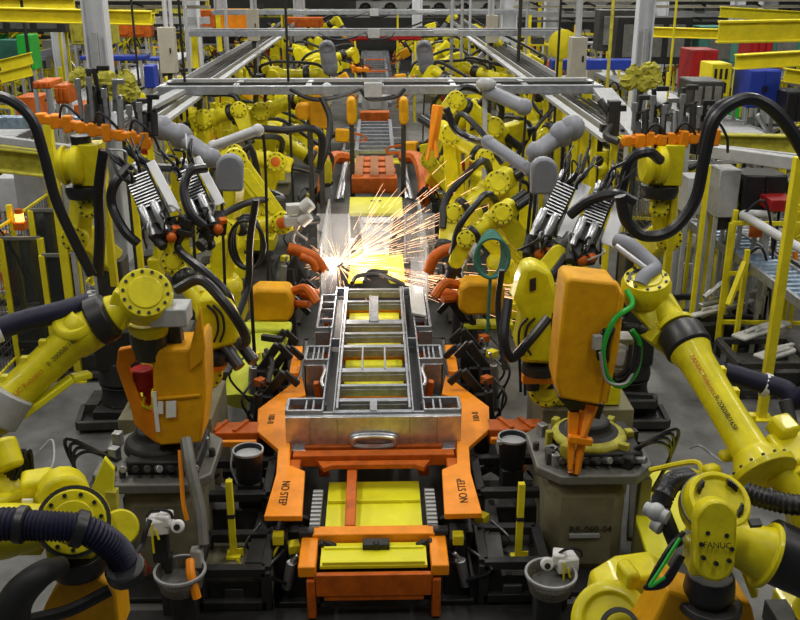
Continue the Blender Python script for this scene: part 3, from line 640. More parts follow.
# yellow turret of a robot standing at the bottom right
t = thing('handling_robot', 'low yellow robot shoulder with round joint at the bottom edge, right of the bowl', 'robot', W(620, 640, 5.3))
m = MB(); m.lathe(W(612, 622, 5.2), V((-.4, -.6, .7)), [(-.05, .25), (0, .27), (.06, .27), (.08, .24), (.08, .19), (.05, .17)], 34); m.build('round_joint', 'yellow', t, .006)
m = MB(); m.prism([W(x, y, 5.35) for x, y in ((598, 596), (625, 580), (660, 575), (682, 590), (676, 640), (590, 640))], V((0, .3, 0))); m.box(W(628, 575, 5.35), (.10, .2, .14), .2); m.build('shoulder', 'yellow', t, .03)
m = MB(); m.ring(W(620, 628, 5.05), V((-.4, -.6, .7)), .13, .03, .03, 24); m.build('seal', 'black', t)
# front left robot wrist
def robot_front_left():
    D = 5.1; c = W(75, 521, D); B = V((c.x - 1.7, 4.7, 0))
    t = thing('handling_robot', 'yellow robot wrist at the bottom left, bolted disc under a ribbed hose', 'robot', B)
    base_on(t, B, 1.1); m = MB(); m.lathe(B + Z * .44, Z, [(0, .3), (.5, .28)], 20); m.build('turret', 'yellow', t, .02)
    E = W(-60, 540, 5.0); link_on(t, B + Z * .9, E, .25, .2, Y, .2)
    d = (c - E).normalized(); m = MB(); m.lathe(E, d, [(0, .2), ((c - E).length * .5, .17), ((c - E).length * .8, .13)], 24); m.box(W(20, 530, 5.15), (.3, .2, .25)); m.build('forearm', 'yellow', t, .01)
    ax = V((.18, -.8, .45)); hub_on(t, c, ax, .215, .2, 11); m = MB(); m.ring(c + ax.normalized() * .06, ax, .222, .02, .025, 32); m.build('seal', 'darksteel', t)
    m = MB(); m.cyl(W(62, 488, 5.4), W(66, 500, 5.2), .16); m.box(W(38, 485, 5.4), (.2, .2, .16), .3); m.box(W(75, 545, 5.15), (.3, .25, .2)); m.build('wrist_body', 'yellow', t, .03)
    m = MB(); m.lathe(W(120, 528, 5.15), V((.3, -.7, .5)), [(-.1, .11), (0, .12), (.04, .11)], 22); m.build('side_cap', 'yellow', t, .006)
    m = MB(); m.lathe(W(78, 556, 5.1) + Z * .03, -Z, [(0, .17), (.08, .18), (.14, .16)], 24); m.build('wrist_flange', 'black', t, .005)
    m = MB(); m.prism([W(x, y, 5.05) for x, y in ((62, 580), (95, 575), (115, 590), (120, 640), (30, 640), (45, 605))], V((0, .3, 0))); m.build('tool_cover', 'amber', t, .02)
    m = MB(); m.tube([W(-30, 525, 4.75), W(0, 524, 4.75), W(20, 524, 4.75)], .10, 14, corr=.028); m.tube([W(24, 525, 4.75), W(50, 526, 4.75), W(78, 528, 4.78), W(98, 536, 4.8), W(118, 552, 4.85), W(126, 572, 4.9)], .092, 14, corr=.022); m.build('ribbed_hose', 'navy', t)
    for i, (a, b, r) in enumerate((((16, 524), (25, 525), .112), ((73, 527), (84, 530), .112), ((124, 566), (127, 574), .12))):
        m = MB(); a = W(*a, 4.76 + i * .03); b = W(*b, 4.76 + i * .04); m.lathe(a, b - a, [(0, r * .9), (.01, r), ((b - a).length, r), ((b - a).length + .01, r * .9)], 18); m.build('hose_clamp', 'black', t)
    m = MB(); m.cyl(W(132, 572, 4.95), W(146, 562, 5.0), .07); m.build('red_fitting', 'red', t)
    m = MB(); m.tube([W(135, 556, 5.2), W(142, 545, 5.3), W(146, 530, 5.35), W(150, 520, 5.4)], .02, 6); m.tube([W(110, 590, 5), W(70, 610, 4.9), W(30, 620, 4.9)], .04, 8); m.tube([W(8, 640, 4.6), W(16, 600, 4.6), W(40, 575, 4.65), W(62, 566, 4.8)], .12, 12, r2=.06); m.build('dark_hose', 'dark', t)
    m = MB(); m.prism([W(x, y, 4.9) for x, y in ((34, 573), (48, 560), (50, 578), (38, 578))], V((0, .02, 0))); m.build('bracket', 'alu', t, .004)
    m = MB()
    for a, b, r in (((-10, 470), (15, 500), .12), ((0, 440), (10, 470), .1)): m.cyl(W(*a, 5.6), W(*b, 5.5), r)
    m.box(W(10, 500, 5.5), (.3, .3, .2), .5); m.box(W(48, 492, 5.4), (.2, .2, .12), .6); m.build('elbow_housing', 'yellow', t, .03)
    m = MB(); m.box(W(28, 502, 5.25), (.07, .02, .04)); m.build('sticker', 'white', t)
    m = MB()
    for k in range(6): m.tube([W(-5 + 4 * k, 480, 5.5), W(4 + 5 * k, 450, 5.6), W(18 + 3 * k, 460 + 3 * k, 5.6), W(10 + 6 * k, 495, 5.5)], .014, 6)
    m.build('cable', 'hose', t)
    return t
robot_front_left()
# ================================================================ mid-distance robots with their own poses
def jointed(label, B, S, E, Wr, T, s=1, group=None, redcap=False, tool=None, h=0.0, name='handling_robot', ax=None, hose=True, mat='yellow'):
    B = V(B); S = V(S); E = V(E); Wr = V(Wr); T = V(T); t = thing(name, label, 'robot', B, group)
    base_on(t, B, s, 0, mat); d0 = (E - S); yaw = math.atan2((S - B).y, (S - B).x)
    m = MB(); m.lathe(B + Z * .44 * s, Z, [(0, .3 * s), (.1 * s, .3 * s), (.2 * s, .24 * s)], 20); m.bar(B + Z * .6 * s, S, .22 * s, .26 * s); m.build('turret', mat, t, .02)
    n = V(ax) if ax else (d0.cross(Wr - E)); n = n.normalized() if n.length > .01 else Y.copy()
    if n.dot(cam.location - E) < 0: n = -n
    link_on(t, S + n * .12 * s, E + n * .12 * s, .14 * s, .115 * s, n, .13 * s, mat=mat)
    hub_on(t, S + n * .14 * s, n, .16 * s, .16 * s, 10, mat)
    o = hub_on(t, E + n * .12 * s, n, .155 * s, .18 * s, 10, mat)
    if redcap: m = MB(); m.lathe(E + n * .2 * s, n, [(0, .075 * s), (.03, .075 * s), (.04, .05 * s)], 18); m.build('red_cap', 'rust', o)
    m = MB(); d = (Wr - E).normalized(); m.bar(E - d * .24 * s, E + d * .2 * s, .2 * s, .24 * s); m.build('elbow_housing', mat, t, .04)
    m = MB(); x, y, _ = basis(d)
    for k in (-.09, .09): m.cyl(E - d * .5 * s + x * k * s, E - d * .22 * s + x * k * s, .06 * s, n=10)
    m.build('wrist_motors', 'black', t)
    forearm_on(t, E + d * .14 * s, Wr, .125 * s, .095 * s, mat, cuff=(.6, .76, .125 * s), n=18)
    q = (T - Wr); m = MB(); m.dog(Wr, T, .12 * s, .095 * s, n, .18 * s); m.build('wrist', mat, t, .015); q.normalize()
    hub_on(t, Wr + n * .1 * s, n, .12 * s, .08 * s, 8, mat, 'wrist_hub')
    m = MB(); m.lathe(T + q * .06 * s, q, [(0, .12 * s), (.06, .12 * s), (.06, .08 * s), (.16, .08 * s)], 16); m.build('tool_flange', 'black', t, .005)
    if hose:
        u = y if y.z > 0 else -y
        m = MB(); m.tube([B + V((-.1, .2, .5)), S + V((.1, .25, .1)), S.lerp(E, .5) + V((0, .3, 0)), E + u * .3 * s + V((0, .1, 0)), E.lerp(Wr, .5) + u * .32 * s, Wr + u * .2 * s, T + u * .14 * s], .045 * s, 8, 5); m.build('hose', 'hose', t)
    return t
# left of the sparks
jointed('yellow robot left of the sparks, sloping link, red capped elbow', (W(232, 165, 12.3).x - .3, 12.6, .3), W(236, 160, 12.4), W(282, 222, 12.2), W(226, 228, 11.8), W(212, 238, 11.6), 1.0, redcap=True, ax=(.1, -1, .2))
jointed('yellow robot left of the line, red capped elbow and level forearm', (-2.4, 14.8, .3), W(262, 205, 14.8), W(277, 162, 14.5), W(235, 152, 14.2), W(222, 160, 14.1), 1.0, redcap=True, ax=(0, -1, .2))
jointed('yellow robot with bright arm under the overhead truss, left of the line', (-2.1, 16.4, .3), W(255, 160, 16.4), W(262, 112, 16.2), W(305, 98, 16), W(318, 108, 15.9), 1.05, ax=(0, -1, .2))
jointed('yellow robot with its forearm pointing down left of the truss middle post', (-3.4, 15.2, .3), W(200, 190, 15.2), W(205, 120, 15.2), W(240, 110, 15), W(246, 130, 14.9), 1.05, ax=(0, -1, .2))
# right of the sparks
jointed('yellow robot right of the sparks with big round joint, arm bent down', (2.3, 12.9, .3), W(500, 235, 12.8), W(496, 185, 12.5), W(452, 215, 12.2), W(447, 238, 12), 1.15, ax=(0, -1, .35))
jointed('yellow robot right of the line with a bent arm reaching under the grey bracket', (2.9, 12.0, .3), W(525, 250, 11.8), W(500, 215, 11.4), W(465, 240, 11.2), W(456, 262, 11.2), .95, ax=(0, -1, .35))
jointed('yellow robot with ringed elbow just below the truss, right of the line', (2.6, 14.8, .3), W(500, 170, 14.9), W(492, 128, 14.7), W(455, 100, 14.4), W(444, 112, 14.3), 1.1, ax=(0, -1, .2))
jointed('yellow robot with thick forearm slanting down, right of the line', (2.0, 13.6, .3), W(455, 200, 13.8), W(450, 135, 13.6), W(485, 158, 13.3), W(498, 172, 13.2), 1.0, ax=(0, -1, .2))
jointed('yellow robot with lifted elbow beside the upper right grey tube', (1.7, 16.8, .3), W(428, 160, 16.8), W(446, 118, 16.6), W(462, 92, 16.5), W(450, 84, 16.4), .95, ax=(0, -1, .2))
# the two that carry the silver guns
jointed('yellow robot holding the silver guns left of the line', (-2.0, 8.6, .95), W(205, 372, 8.3), W(218, 325, 8.2), W(172, 262, 8.6), W(180, 238, 8.6), .95, ax=(.3, -1, .3), h=.95)
jointed('yellow robot holding the silver gun right of the line, rounded yellow shell and dark cables', (2.1, 8.7, .95), W(548, 388, 8.4), W(540, 335, 8.3), W(538, 285, 8.4), W(560, 255, 8.5), 1.05, ax=(-.3, -1, .3), h=.95)
m = MB(); m.box((-2.0, 8.6, .47), (.9, .9, .94)); tag(m.build('robot_riser', 'pedestal', None, .01), 'grey riser behind the left bucket under the silver gun robot', 'riser')
m = MB(); m.box((2.1, 8.7, .47), (.9, .9, .94)); tag(m.build('robot_riser', 'pedestal', None, .01), 'grey riser under the silver gun robot right of the line', 'riser')
# shells over those robots
t = thing('robot_shell', 'rounded yellow shell with black stripes on the silver gun robot at left', 'robot cover', W(215, 340, 7.95))
m = MB(); m.prism([W(x, y, 7.95) for x, y in ((196, 300), (212, 296), (228, 306), (238, 325), (236, 345), (212, 352), (200, 340))], V((0, .25, 0))); m.build('shell', 'yellow', t, .04)
m = MB()
for k in (0, 6): m.tube([W(207 + k, 305, 7.93), W(216 + k, 315, 7.92), W(218 + k, 330, 7.92), W(214 + k, 342, 7.93)], .012, 6)
m.build('stripe', 'black', t); m = MB(); m.lathe(W(217, 352, 8.0), -Z, [(0, .13), (.06, .13), (.1, .1)], 18); m.build('neck_ring', 'black', t); m = MB(); m.lathe(W(217, 363, 8.0), -Z, [(0, .1), (.06, .07)], 18); m.build('orange_foot', 'orange', t)
t = thing('robot_shell', 'rounded yellow shell on the silver gun robot at right, left of the tall amber cover', 'robot cover', W(535, 330, 8.0))
m = MB(); m.prism([W(x, y, 8.0) for x, y in ((524, 268), (535, 264), (552, 272), (560, 300), (554, 366), (522, 364), (516, 345), (522, 318), (514, 300))], V((0, .3, 0))); m.build('shell', 'yellow', t, .05)
m = MB()
for k in (0, 7): m.tube([W(528 + k, 318, 7.98), W(520 + k, 328, 7.97), W(519 + k, 345, 7.97), W(524 + k, 355, 7.98)], .012, 6)
m.prism([W(x, y, 7.98) for x, y in ((530, 280), (536, 278), (536, 290), (530, 292))], V((0, .02, 0))); m.build('stripe', 'black', t)
m = MB(); m.lathe(W(540, 364, 8.1), -Z, [(0, .17), (.08, .17), (.1, .12)], 18); m.build('neck_ring', 'black', t); m = MB(); m.box(W(538, 378, 8.1), (.3, .1, .08)); m.build('orange_foot', 'orange', t)
# handlers lifting the orange gripper bars
def handler(sx, px, label):
    h = W(px, 165, 9.6); B = V((h.x, 10.2, 0)); t = thing('handling_robot', label, 'robot', B)
    base_on(t, B, 1.0, 0, 'dark'); m = MB(); m.box(B + Z * 1.3, (.3, .3, 1.3)); m.build('riser_column', 'darksteel', t, .02); m = MB(); m.lathe(B + Z * .45, Z, [(0, .3), (.3, .26)], 18); m.box(B + Z * .9, (.5, .5, .5)); m.build('turret', 'dark', t, .03)
    E = W(px + 5 * sx, 235, 9.8); m = MB(); m.bar(B + Z * 1.9, E, .22, .3); m.bar(E, h + Z * -.1, .17, .24); m.build('lower_arm', 'yellow', t, .03)
    m = MB(); m.bar(h + V((.18, 0, .15)), h + V((.18, 0, -1.3)), .07, .1); m.build('balance_bar', 'safety', t, .01)
    hub_on(t, E - Y * .14, V((0, -1, .2)), .14, .12, 10)
    m = MB(); m.lathe(h + V((-.22, -.1, .02)), X, [(0, .16), (.05, .2), (.08, .2), (.09, .16), (.14, .16), (.15, .2), (.22, .2), (.26, .14)], 24); m.box(h + V((.1, 0, .02)), (.2, .3, .42)); m.build('wrist_drum', 'yellow', t, .01)
    m = MB(); m.lathe(h + V((0, -.05, -.2)), -Z, [(0, .19), (.05, .2), (.12, .18), (.14, .1)], 20); m.build('seal', 'black', t); hub_on(t, h + V((.02, -.05, -.45)), V((0, -1, .3)), .1, .1, 8, name='lower_hub')
    m = MB(); m.cyl(h + Z * .18, h + Z * .30, .1); m.build('tool_flange', 'black', t)
    return h
hl = handler(-1, 84, 'tall yellow robot at left standing upright, carrying the orange gripper bar')
hr = handler(1, 660, 'tall yellow robot at right standing upright, carrying the orange gripper bar')
def gripper(a, b, label, hooks):
    t = thing('gripper_bar', label, 'gripper', a)
    m = MB(); m.bar(a, b, .09, .09); n = 9
    for i in range(n): m.box(a.lerp(b, (i + .5) / n), (.09, .15 if i % 2 else .1, .11 + .03 * (i % 3)), .2 * (i % 2))
    m.build('beam', 'orange', t, .015)
    for k, (f, hh) in enumerate(hooks):
        p = a.lerp(b, f); m = MB(); m.bar(p, p + V((0, .1, hh * .4)), .08, .07); m.bar(p + V((.0, .1, hh * .4)), p + V((.03 * (-1) ** k, .1, hh)), .045, .04); m.bar(p + V((.0, .1, hh * .6)), p + V((.1, 0, hh * .75)), .03); m.bar(p + V((0, .1, hh)), p + V((.12, .1, hh)), .05); m.cyl(p + V((.07, 0, .05)), p + V((.07, .05, hh * .7)), .035, n=10); m.build('clamp_arm', ('darksteel', 'dark', 'steel')[k % 3], t, .008)
        m = MB(); m.cyl(p + V((-.06, 0, .1)), p + V((-.06, 0, hh * .75)), .022, n=8); m.box(p + V((-.06, 0, hh * .8)), (.05, .05, .09)); m.build('clamp_cylinder', 'bright', t)
    for k in range(3):
        p = a.lerp(b, .2 + .3 * k); m = MB(); m.tube([p, p + V((.1, -.1, .18)), p + V((.25, -.05, .02)), p + V((.3, 0, -.15))], .014, 6); m.build('air_line', 'hose', t)
    return t
gripper(W(36, 117, 9.6), W(152, 142, 9.4), 'orange gripper bar with black upright clamps at the upper left', [(.46, .55), (.56, .6), (.68, .5), (.88, .36), (.97, .42)])
gripper(W(622, 141, 9.6), W(720, 137, 9.5), 'orange gripper bar with upright clamps at the upper right', [(.16, .42), (.34, .5), (.46, .38), (.64, .5), (.82, .34)])
m = MB(); m.tube([W(600, 100, 10), W(612, 120, 9.9), W(606, 135, 9.8), W(618, 142, 9.7)], .04); m.box(W(613, 118, 9.9), (.12, .12, .36)); m.box(W(616, 108, 9.9), (.2, .1, .06)); m.box(W(607, 128, 9.9), (.14, .1, .08)); m.build('x', 'darksteel').name = 'clamp_block'
tag(bpy.data.objects['clamp_block'], 'dark clamp block at the left end of the upper right gripper bar', 'clamp')
# ---------------------------------------------------------------- silver finned guns
def silver_gun(a, b, lab, D, D2, wd=.26, pw=.1):
    a = W(*a, D); b = W(*b, D2); t = thing('weld_gun', lab, 'weld gun', a.lerp(b, .5)); d = (b - a).normalized(); nrm = (cam.location - a); nrm = (nrm - d * nrm.dot(d)).normalized(); x = nrm.cross(d)
    L = (b - a).length
    def q(u, v, w_): return a + d * L * u + x * v + nrm * w_
    m = MB(); m.bar(q(.1, 0, 0), q(.9, 0, 0), wd, .2, nrm); m.build('transformer_body', 'darksteel', t, .015)
    for i in range(11): m = MB(); m.bar(q(.2 + .045 * i, -wd * .48, .12), q(.2 + .045 * i, wd * .40, .12), .012, .07, nrm); m.build('fin', 'steel', t)
    for v in (-.09, .03): m = MB(); m.lathe(q(.62, v, .14), d, [(0, .035), (.02, .042), (.2, .042), (.22, .03), (.3, .03)], 12); m.build('cylinder', 'bright', t)
    for v in (-.08, .02): m = MB(); m.lathe(q(.0, v, .12), d, [(0, .02), (.02, .035), (.1, .035), (.12, .02)], 12); m.build('hose_fitting', 'bright', t)
    m = MB(); e0 = wd * .5; m.bar(q(.08, e0 + pw * .5, .14), q(.86, e0 + pw * .5 + .03, .14), pw, .012, nrm); m.bar(q(.08, e0 + pw, .08), q(.86, e0 + pw + .03, .08), .012, .12, nrm); m.build('cover_plate', 'palecover', t, .004)
    rr = random.Random(int(a.x * 100))
    for k in range(9):
        v = rr.uniform(-.12, .12); u = rr.uniform(0, .3); e = q(-.12 - rr.uniform(0, .22), v * 1.8, .1 + rr.uniform(0, .15)); m = MB(); m.tube([q(u, v, .12), q(u - .12, v + rr.uniform(-.08, .08), .24), e], .009 + .007 * (k % 2), 6)
        m.build('cable', 'alu' if k == 2 else 'hose', t)
    for k in range(6):
        v = rr.uniform(-.12, .14); u = rr.uniform(.7, .95); m = MB(); m.tube([q(u, v, .1), q(u + .12, v + rr.uniform(-.1, .1), .22), q(u + .3, v + rr.uniform(-.12, .12), .06)], .010, 6); m.build('lower_cable', ('hose', 'dark', 'alu')[k % 3], t)
    m = MB(); m.box(q(1.02, .02, .02), (.24, .2, .16), .4, .5); m.cyl(q(1.0, -.1, .05), q(1.25, -.05, .1), .045); m.build('mount', 'dark', t, .01)
    m = MB(); m.box(q(1.08, .12, .10), (.07, .06, .06), .5, .4); m.ball(q(1.16, .05, .1), .05); m.build('red_fitting', 'rust', t)
    return t
silver_gun((134, 168), (163, 232), 'silver finned weld gun at left, the outer of two, with pale cover plate', 8.9, 8.6, .24, .08)
silver_gun((182, 163), (210, 224), 'silver finned weld gun at left, the inner of two, with pale cover plate', 9.2, 8.9, .2, .08)
silver_gun((570, 178), (538, 244), 'silver finned weld gun at right, the inner of two, long pale cover', 9.2, 8.8, .2, .12)
silver_gun((606, 190), (580, 252), 'silver finned weld gun at right, the outer of two, beside the amber cover', 8.8, 8.4, .22, .12)
# ---------------------------------------------------------------- grey covers
def paddle(pts, D, th, label, cat='cover', mat='greycover', name='tube_shroud', D2=None):
    k = len(pts); P = [W(x, y, D if D2 is None else D + (D2 - D) * (x - pts[0][0]) / (pts[-1][0] - pts[0][0] + .01)) for x, y in pts]
    m = MB(); m.prism(P, V((0, th, 0))); return tag(m.build(name, mat, None, .03), label, cat)
def tubecover(a, b, D1, D2, r, label, mat='greycover', c=None):
    m = MB(); P = [W(*a, D1)] + ([W(*c, (D1 + D2) / 2)] if c else []) + [W(*b, D2)]; m.tube(P, r, 12, 6, flat=.8); e = P[-1]; m.ball(e, r * .99, n=12); m.ball(P[0], r * .99); o = tag(m.build('tube_shroud', mat), label, 'cover')
    if e.z > 1.5: m = MB(); m.tube([e, e + V((.05, .15, -.3)), V((e.x, e.y + .2, .9)), V((e.x + .05, e.y + .2, .0))], .02, 6); m.build('drop_cable', 'hose', o)
    return o
def rplate(cx, cy, w_, h_): 
    P = []
    for i in range(11): a = PI * i / 10; P.append((cx + w_ * math.cos(a), cy - h_ * .25 - h_ * .75 * math.sin(a) * .8))
    return P + [(cx - w_, cy + h_), (cx + w_, cy + h_)]
paddle(rplate(229, 172, 13.5, 20), 9.6, .14, 'rounded upright grey shield between the left silver gun and sloping robot link')
paddle(rplate(545, 175, 13.5, 20), 9.6, .14, 'rounded upright grey shield left of the inner right silver gun')
tubecover((162, 128), (180, 136), 10.4, 10.4, .14, 'short thick grey tube cover at upper left above the silver guns')
tubecover((182, 138), (212, 158), 10.4, 10.2, .11, 'slanting grey tube cover leading to the left rounded shield')
tubecover((214, 146), (258, 130), 11.4, 11.2, .075, 'slim pale grey arm cover left of the dark looping cable', 'whitecover')
tubecover((572, 128), (536, 152), 10.6, 10.4, .12, 'bent grey arm cover rising right of the right rounded shield')
tubecover((572, 128), (562, 134), 10.5, 10.5, .15, 'blunt grey elbow end at the top of the bent right arm cover')
tubecover((488, 142), (530, 170), 10.9, 10.5, .085, 'grey tube cover sloping down to the right rounded shield')
tubecover((490, 92), (524, 107), 14.5, 14.0, .13, 'grey rounded tube cover hanging below the right half of the overhead truss')
tubecover((330, 68), (327, 48), 24, 24, .2, 'small distant grey arm cover left of the far robots')
tubecover((427, 68), (424, 48), 24, 24, .2, 'small distant grey arm cover right of the far robots')
# ---------------------------------------------------------------- amber covers along the line
def amber_gun(px, py, D, w_, h_, label, s, arm=True):
    c = W(px, py, D); t = thing('weld_gun', label, 'weld gun', c); k = zc(c) / 940
    m = MB(); a, b = w_ * k / 2, h_ * k / 2; P = [(-a, -b * .6), (-a * .7, -b), (a * .8, -b), (a, -b * .5), (a, b * .5), (a * .8, b), (-a * .6, b * 1.05), (-a, b * .7)]
    m.prism([c + V((x, 0, y)) for x, y in P], V((0, .35, 0))); m.build('cover', 'amber', t, .04)
    if not arm: m = MB(); m.box((c.x, c.y + .3, c.z / 2), (.09, .09, c.z)); m.box((c.x, c.y + .3, .02), (.3, .3, .04)); m.build('mast', 'darksteel', t, .006)
    if arm:
        m = MB(); m.tube([c + V((-s * a, .2, b * .6)), c + V((-s * a * 1.6, .1, b * .9)), c + V((-s * a * 2.1, 0, b * .2))], .055, 8); m.tube([c + V((-s * a, .2, -b * .2)), c + V((-s * a * 1.7, .1, -b * .1))], .05, 8); m.build('gun_arm', 'rust', t)
    return t
def zc(p):
    d = cam.rotation_euler.to_matrix() @ V((0, 0, -1)); return (V(p) - cam.location).dot(d)
amber_gun(271, 306, 10.6, 44, 34, 'low amber cover with a mottled finish left of the truck frame', -1)
amber_gun(482, 300, 10.6, 46, 34, 'low amber cover with a mottled finish right of the truck frame', 1)
amber_gun(319, 112, 15.5, 20, 34, 'amber cover standing upright left of the line below the truss', -1, False)
amber_gun(308, 112, 15.6, 26, 16, 'amber block joined beside the upright amber cover left of the line', -1, False)
amber_gun(351, 112, 17.5, 9, 26, 'narrow amber gun cover pointing down, left of the distant ladder frame', -1, False)
amber_gun(404, 112, 17.5, 9, 26, 'narrow tilted amber gun cover, right of the distant ladder frame', 1, False)
m = MB(); m.bar(W(438, 105, 12.9), W(432, 150, 12.8), .12, .14, w2=.07); m.bar(W(435, 140, 12.8), W(437, 158, 12.7), .05); m.bar(W(430, 145, 12.8), W(427, 160, 12.7), .05); tag(m.build('spot_welder', 'orange', None, .02), 'long orange weld arm hanging right of the line below the truss', 'weld arm')
m = MB(); m.ball(W(327, 90, 15.4), .1, (1, 1, 1.2)); m.cyl(W(327, 94, 15.4), W(328, 104, 15.4), .1, .06); tag(m.build('cap_lamp', 'whitecover'), 'small pale rounded dome on top of the upright amber cover', 'lamp')
# orange arms reaching to the sparks
for i, (P, D, lab) in enumerate(((((288, 248), (302, 252), (314, 258), (324, 270)), 11.6, 'orange red weld arm reaching to the sparks from the left'), (((300, 256), (312, 262), (316, 270)), 11.5, 'short orange red lower weld arm left of the sparks'), (((462, 248), (446, 250), (434, 258), (428, 272)), 11.6, 'orange red weld arm reaching to the sparks from the right'),
                                 (((436, 292), (455, 296), (470, 300)), 11.0, 'straight rust coloured arm right of the screens'), (((300, 292), (312, 294), (318, 296)), 11.0, 'straight rust coloured arm left of the screens'))):
    m = MB(); m.tube([W(x, y, D) for x, y in P], .075 if i != 1 else .05, 10); tag(m.build('spot_welder', 'rust'), lab, 'weld arm')
for (x, y, lab) in ((302, 210, 'white weld actuator left of the silvery screens'), (300, 222, 'lower white weld actuator left of the silvery screens'), (470, 255, 'grey finned weld actuator right of the silvery screens')):
    m = MB(); c = W(x, y, 11.8); m.cyl(c, c + V((.12, 0, .1)), .09); m.box(c + V((-.1, 0, .02)), (.2, .15, .12), .2); m.tube([c, c + V((-.1, 0, -.25)), c + V((.05, 0, -.4))], .02); tag(m.build('weld_actuator', 'sheet' if x < 400 else 'alu', None, .01), lab, 'actuator')
# ---------------------------------------------------------------- big loops of cable
for (P, r, lab) in (([W(-20, 92, 8.6), W(10, 100, 8.6), W(32, 120, 8.6), W(44, 155, 8.6), (W(56, 200, 8.6)), W(74, 240, 8.6), W(92, 275, 8.6)], .05, 'thick black cable sweeping down from the left edge'),
                    ([W(104, 150, 9.0), W(99, 190, 9.0), W(100, 230, 9.0), W(98, 275, 9.0)], .055, 'thick black cable hanging straight beside the left upright robot'),
                    ([W(815, 175, 8.0), W(790, 130, 8.0), W(765, 104, 8.0), W(742, 100, 8.0), W(716, 118, 8.0), W(705, 155, 8.0), W(695, 200, 8.0), W(672, 230, 8.0), W(645, 236, 8.0), W(627, 222, 8.0), W(620, 196, 8.0)], .052, 'thick black cable making a wide loop from the right edge to the gun'),
                    ([W(815, 160, 8.1), W(780, 112, 8.1), W(755, 98, 8.1), W(738, 98, 8.1), W(712, 112, 8.1), W(700, 155, 8.1)], .035, 'thinner black cable following the wide loop at the right'),
                    ([W(570, 215, 8.6), W(590, 200, 8.5), W(615, 194, 8.4), W(634, 202, 8.4)], .05, 'black cable arching between the two right silver guns'),
                    ([W(622, 190, 8.8), W(630, 160, 8.8), W(648, 152, 8.8), W(660, 160, 9)], .05, 'black cable bent behind the right orange gripper bar'),
                    ([W(130, 165, 8.7), W(114, 185, 8.6), W(112, 205, 8.6), W(124, 230, 8.5), W(138, 244, 8.5)], .045, 'black cable curling left of the outer left silver gun'),
                    ([W(206, 168, 8.9), W(190, 172, 8.8), W(184, 190, 8.7), W(190, 212, 8.6), W(204, 226, 8.6)], .045, 'black cable curling between the two left silver guns'),
                    ([W(125, 148, 8.9), W(150, 165, 8.9), W(172, 168, 8.9)], .04, 'black hose bundle above the left silver guns'),
                    ([W(258, 128, 12.4), W(285, 130, 12.4), W(310, 128, 12.4), W(322, 138, 12.4), W(320, 170, 12.4)], .05, 'dark cable looping right from the slim pale arm cover'),
                    ([W(322, 98, 15), W(330, 120, 14.8), W(326, 150, 14.5), W(318, 172, 14.3)], .05, 'black cable dropping beside the upright amber cover'),
                    ([W(446, 108, 12.6), W(456, 130, 12.6), W(475, 140, 12.4), W(490, 144, 11.5)], .05, 'dark cable leading into the grey tube on the right of the line'),
                    ([W(548, 318, 7.9), W(530, 340, 7.8), W(512, 358, 7.8), W(504, 340, 7.8), W(508, 300, 8.0)], .045, 'dark cable bundle beside the right yellow shell'),
                    ([W(176, 290, 7.6), W(200, 280, 7.6), W(222, 300, 7.5), W(240, 325, 7.5), W(246, 340, 7.6), W(240, 345, 7.7)], .045, 'dark cable draped over the left yellow shell'),
                    ([W(256, 200, 8.8), W(250, 240, 8.8), W(248, 285, 8.8), W(236, 320, 8.5)], .035, 'dark blue cable hanging right of the left silver guns'),
                    ([W(502, 270, 8.7), W(498, 310, 8.7), W(505, 370, 8.4)], .03, 'thin dark hose left of the right yellow shell')):
    m = MB(); m.tube(P, r, 9, 7); tag(m.build('cable', 'hose'), lab, 'cable')
m = MB(); c = W(247, 245, 9.4)
for k in range(3): m.tube([c + V((.18 * math.cos(a) * (1 - .1 * k), .05 * k, .26 * math.sin(a) * (1 + .06 * k))) for a in [2 * PI * i / 14 for i in range(15)]], .02, 7, 3)
m.tube([c + V((0, .1, -.26)), V((c.x, c.y + .15, .5)), V((c.x + .1, c.y + .1, 0))], .02, 6); tag(m.build('cable_coil', 'hose'), 'hanging ring of dark and green cable left of the line', 'cable')
m = MB(); c = W(492, 258, 10.4)
for k in range(4): m.tube([c + V((.2 * math.cos(a) * (1 - .1 * k), .05 * k, .24 * math.sin(a) * (1 + .06 * k))) for a in [2 * PI * i / 14 for i in range(15)]], .022, 7, 3)
m.tube([c + V((0, .1, -.26)), V((c.x, c.y + .15, .5)), V((c.x + .1, c.y + .1, 0))], .02, 6); tag(m.build('cable_coil', 'teal'), 'tight coil of dark green cable right of the sparks', 'cable')
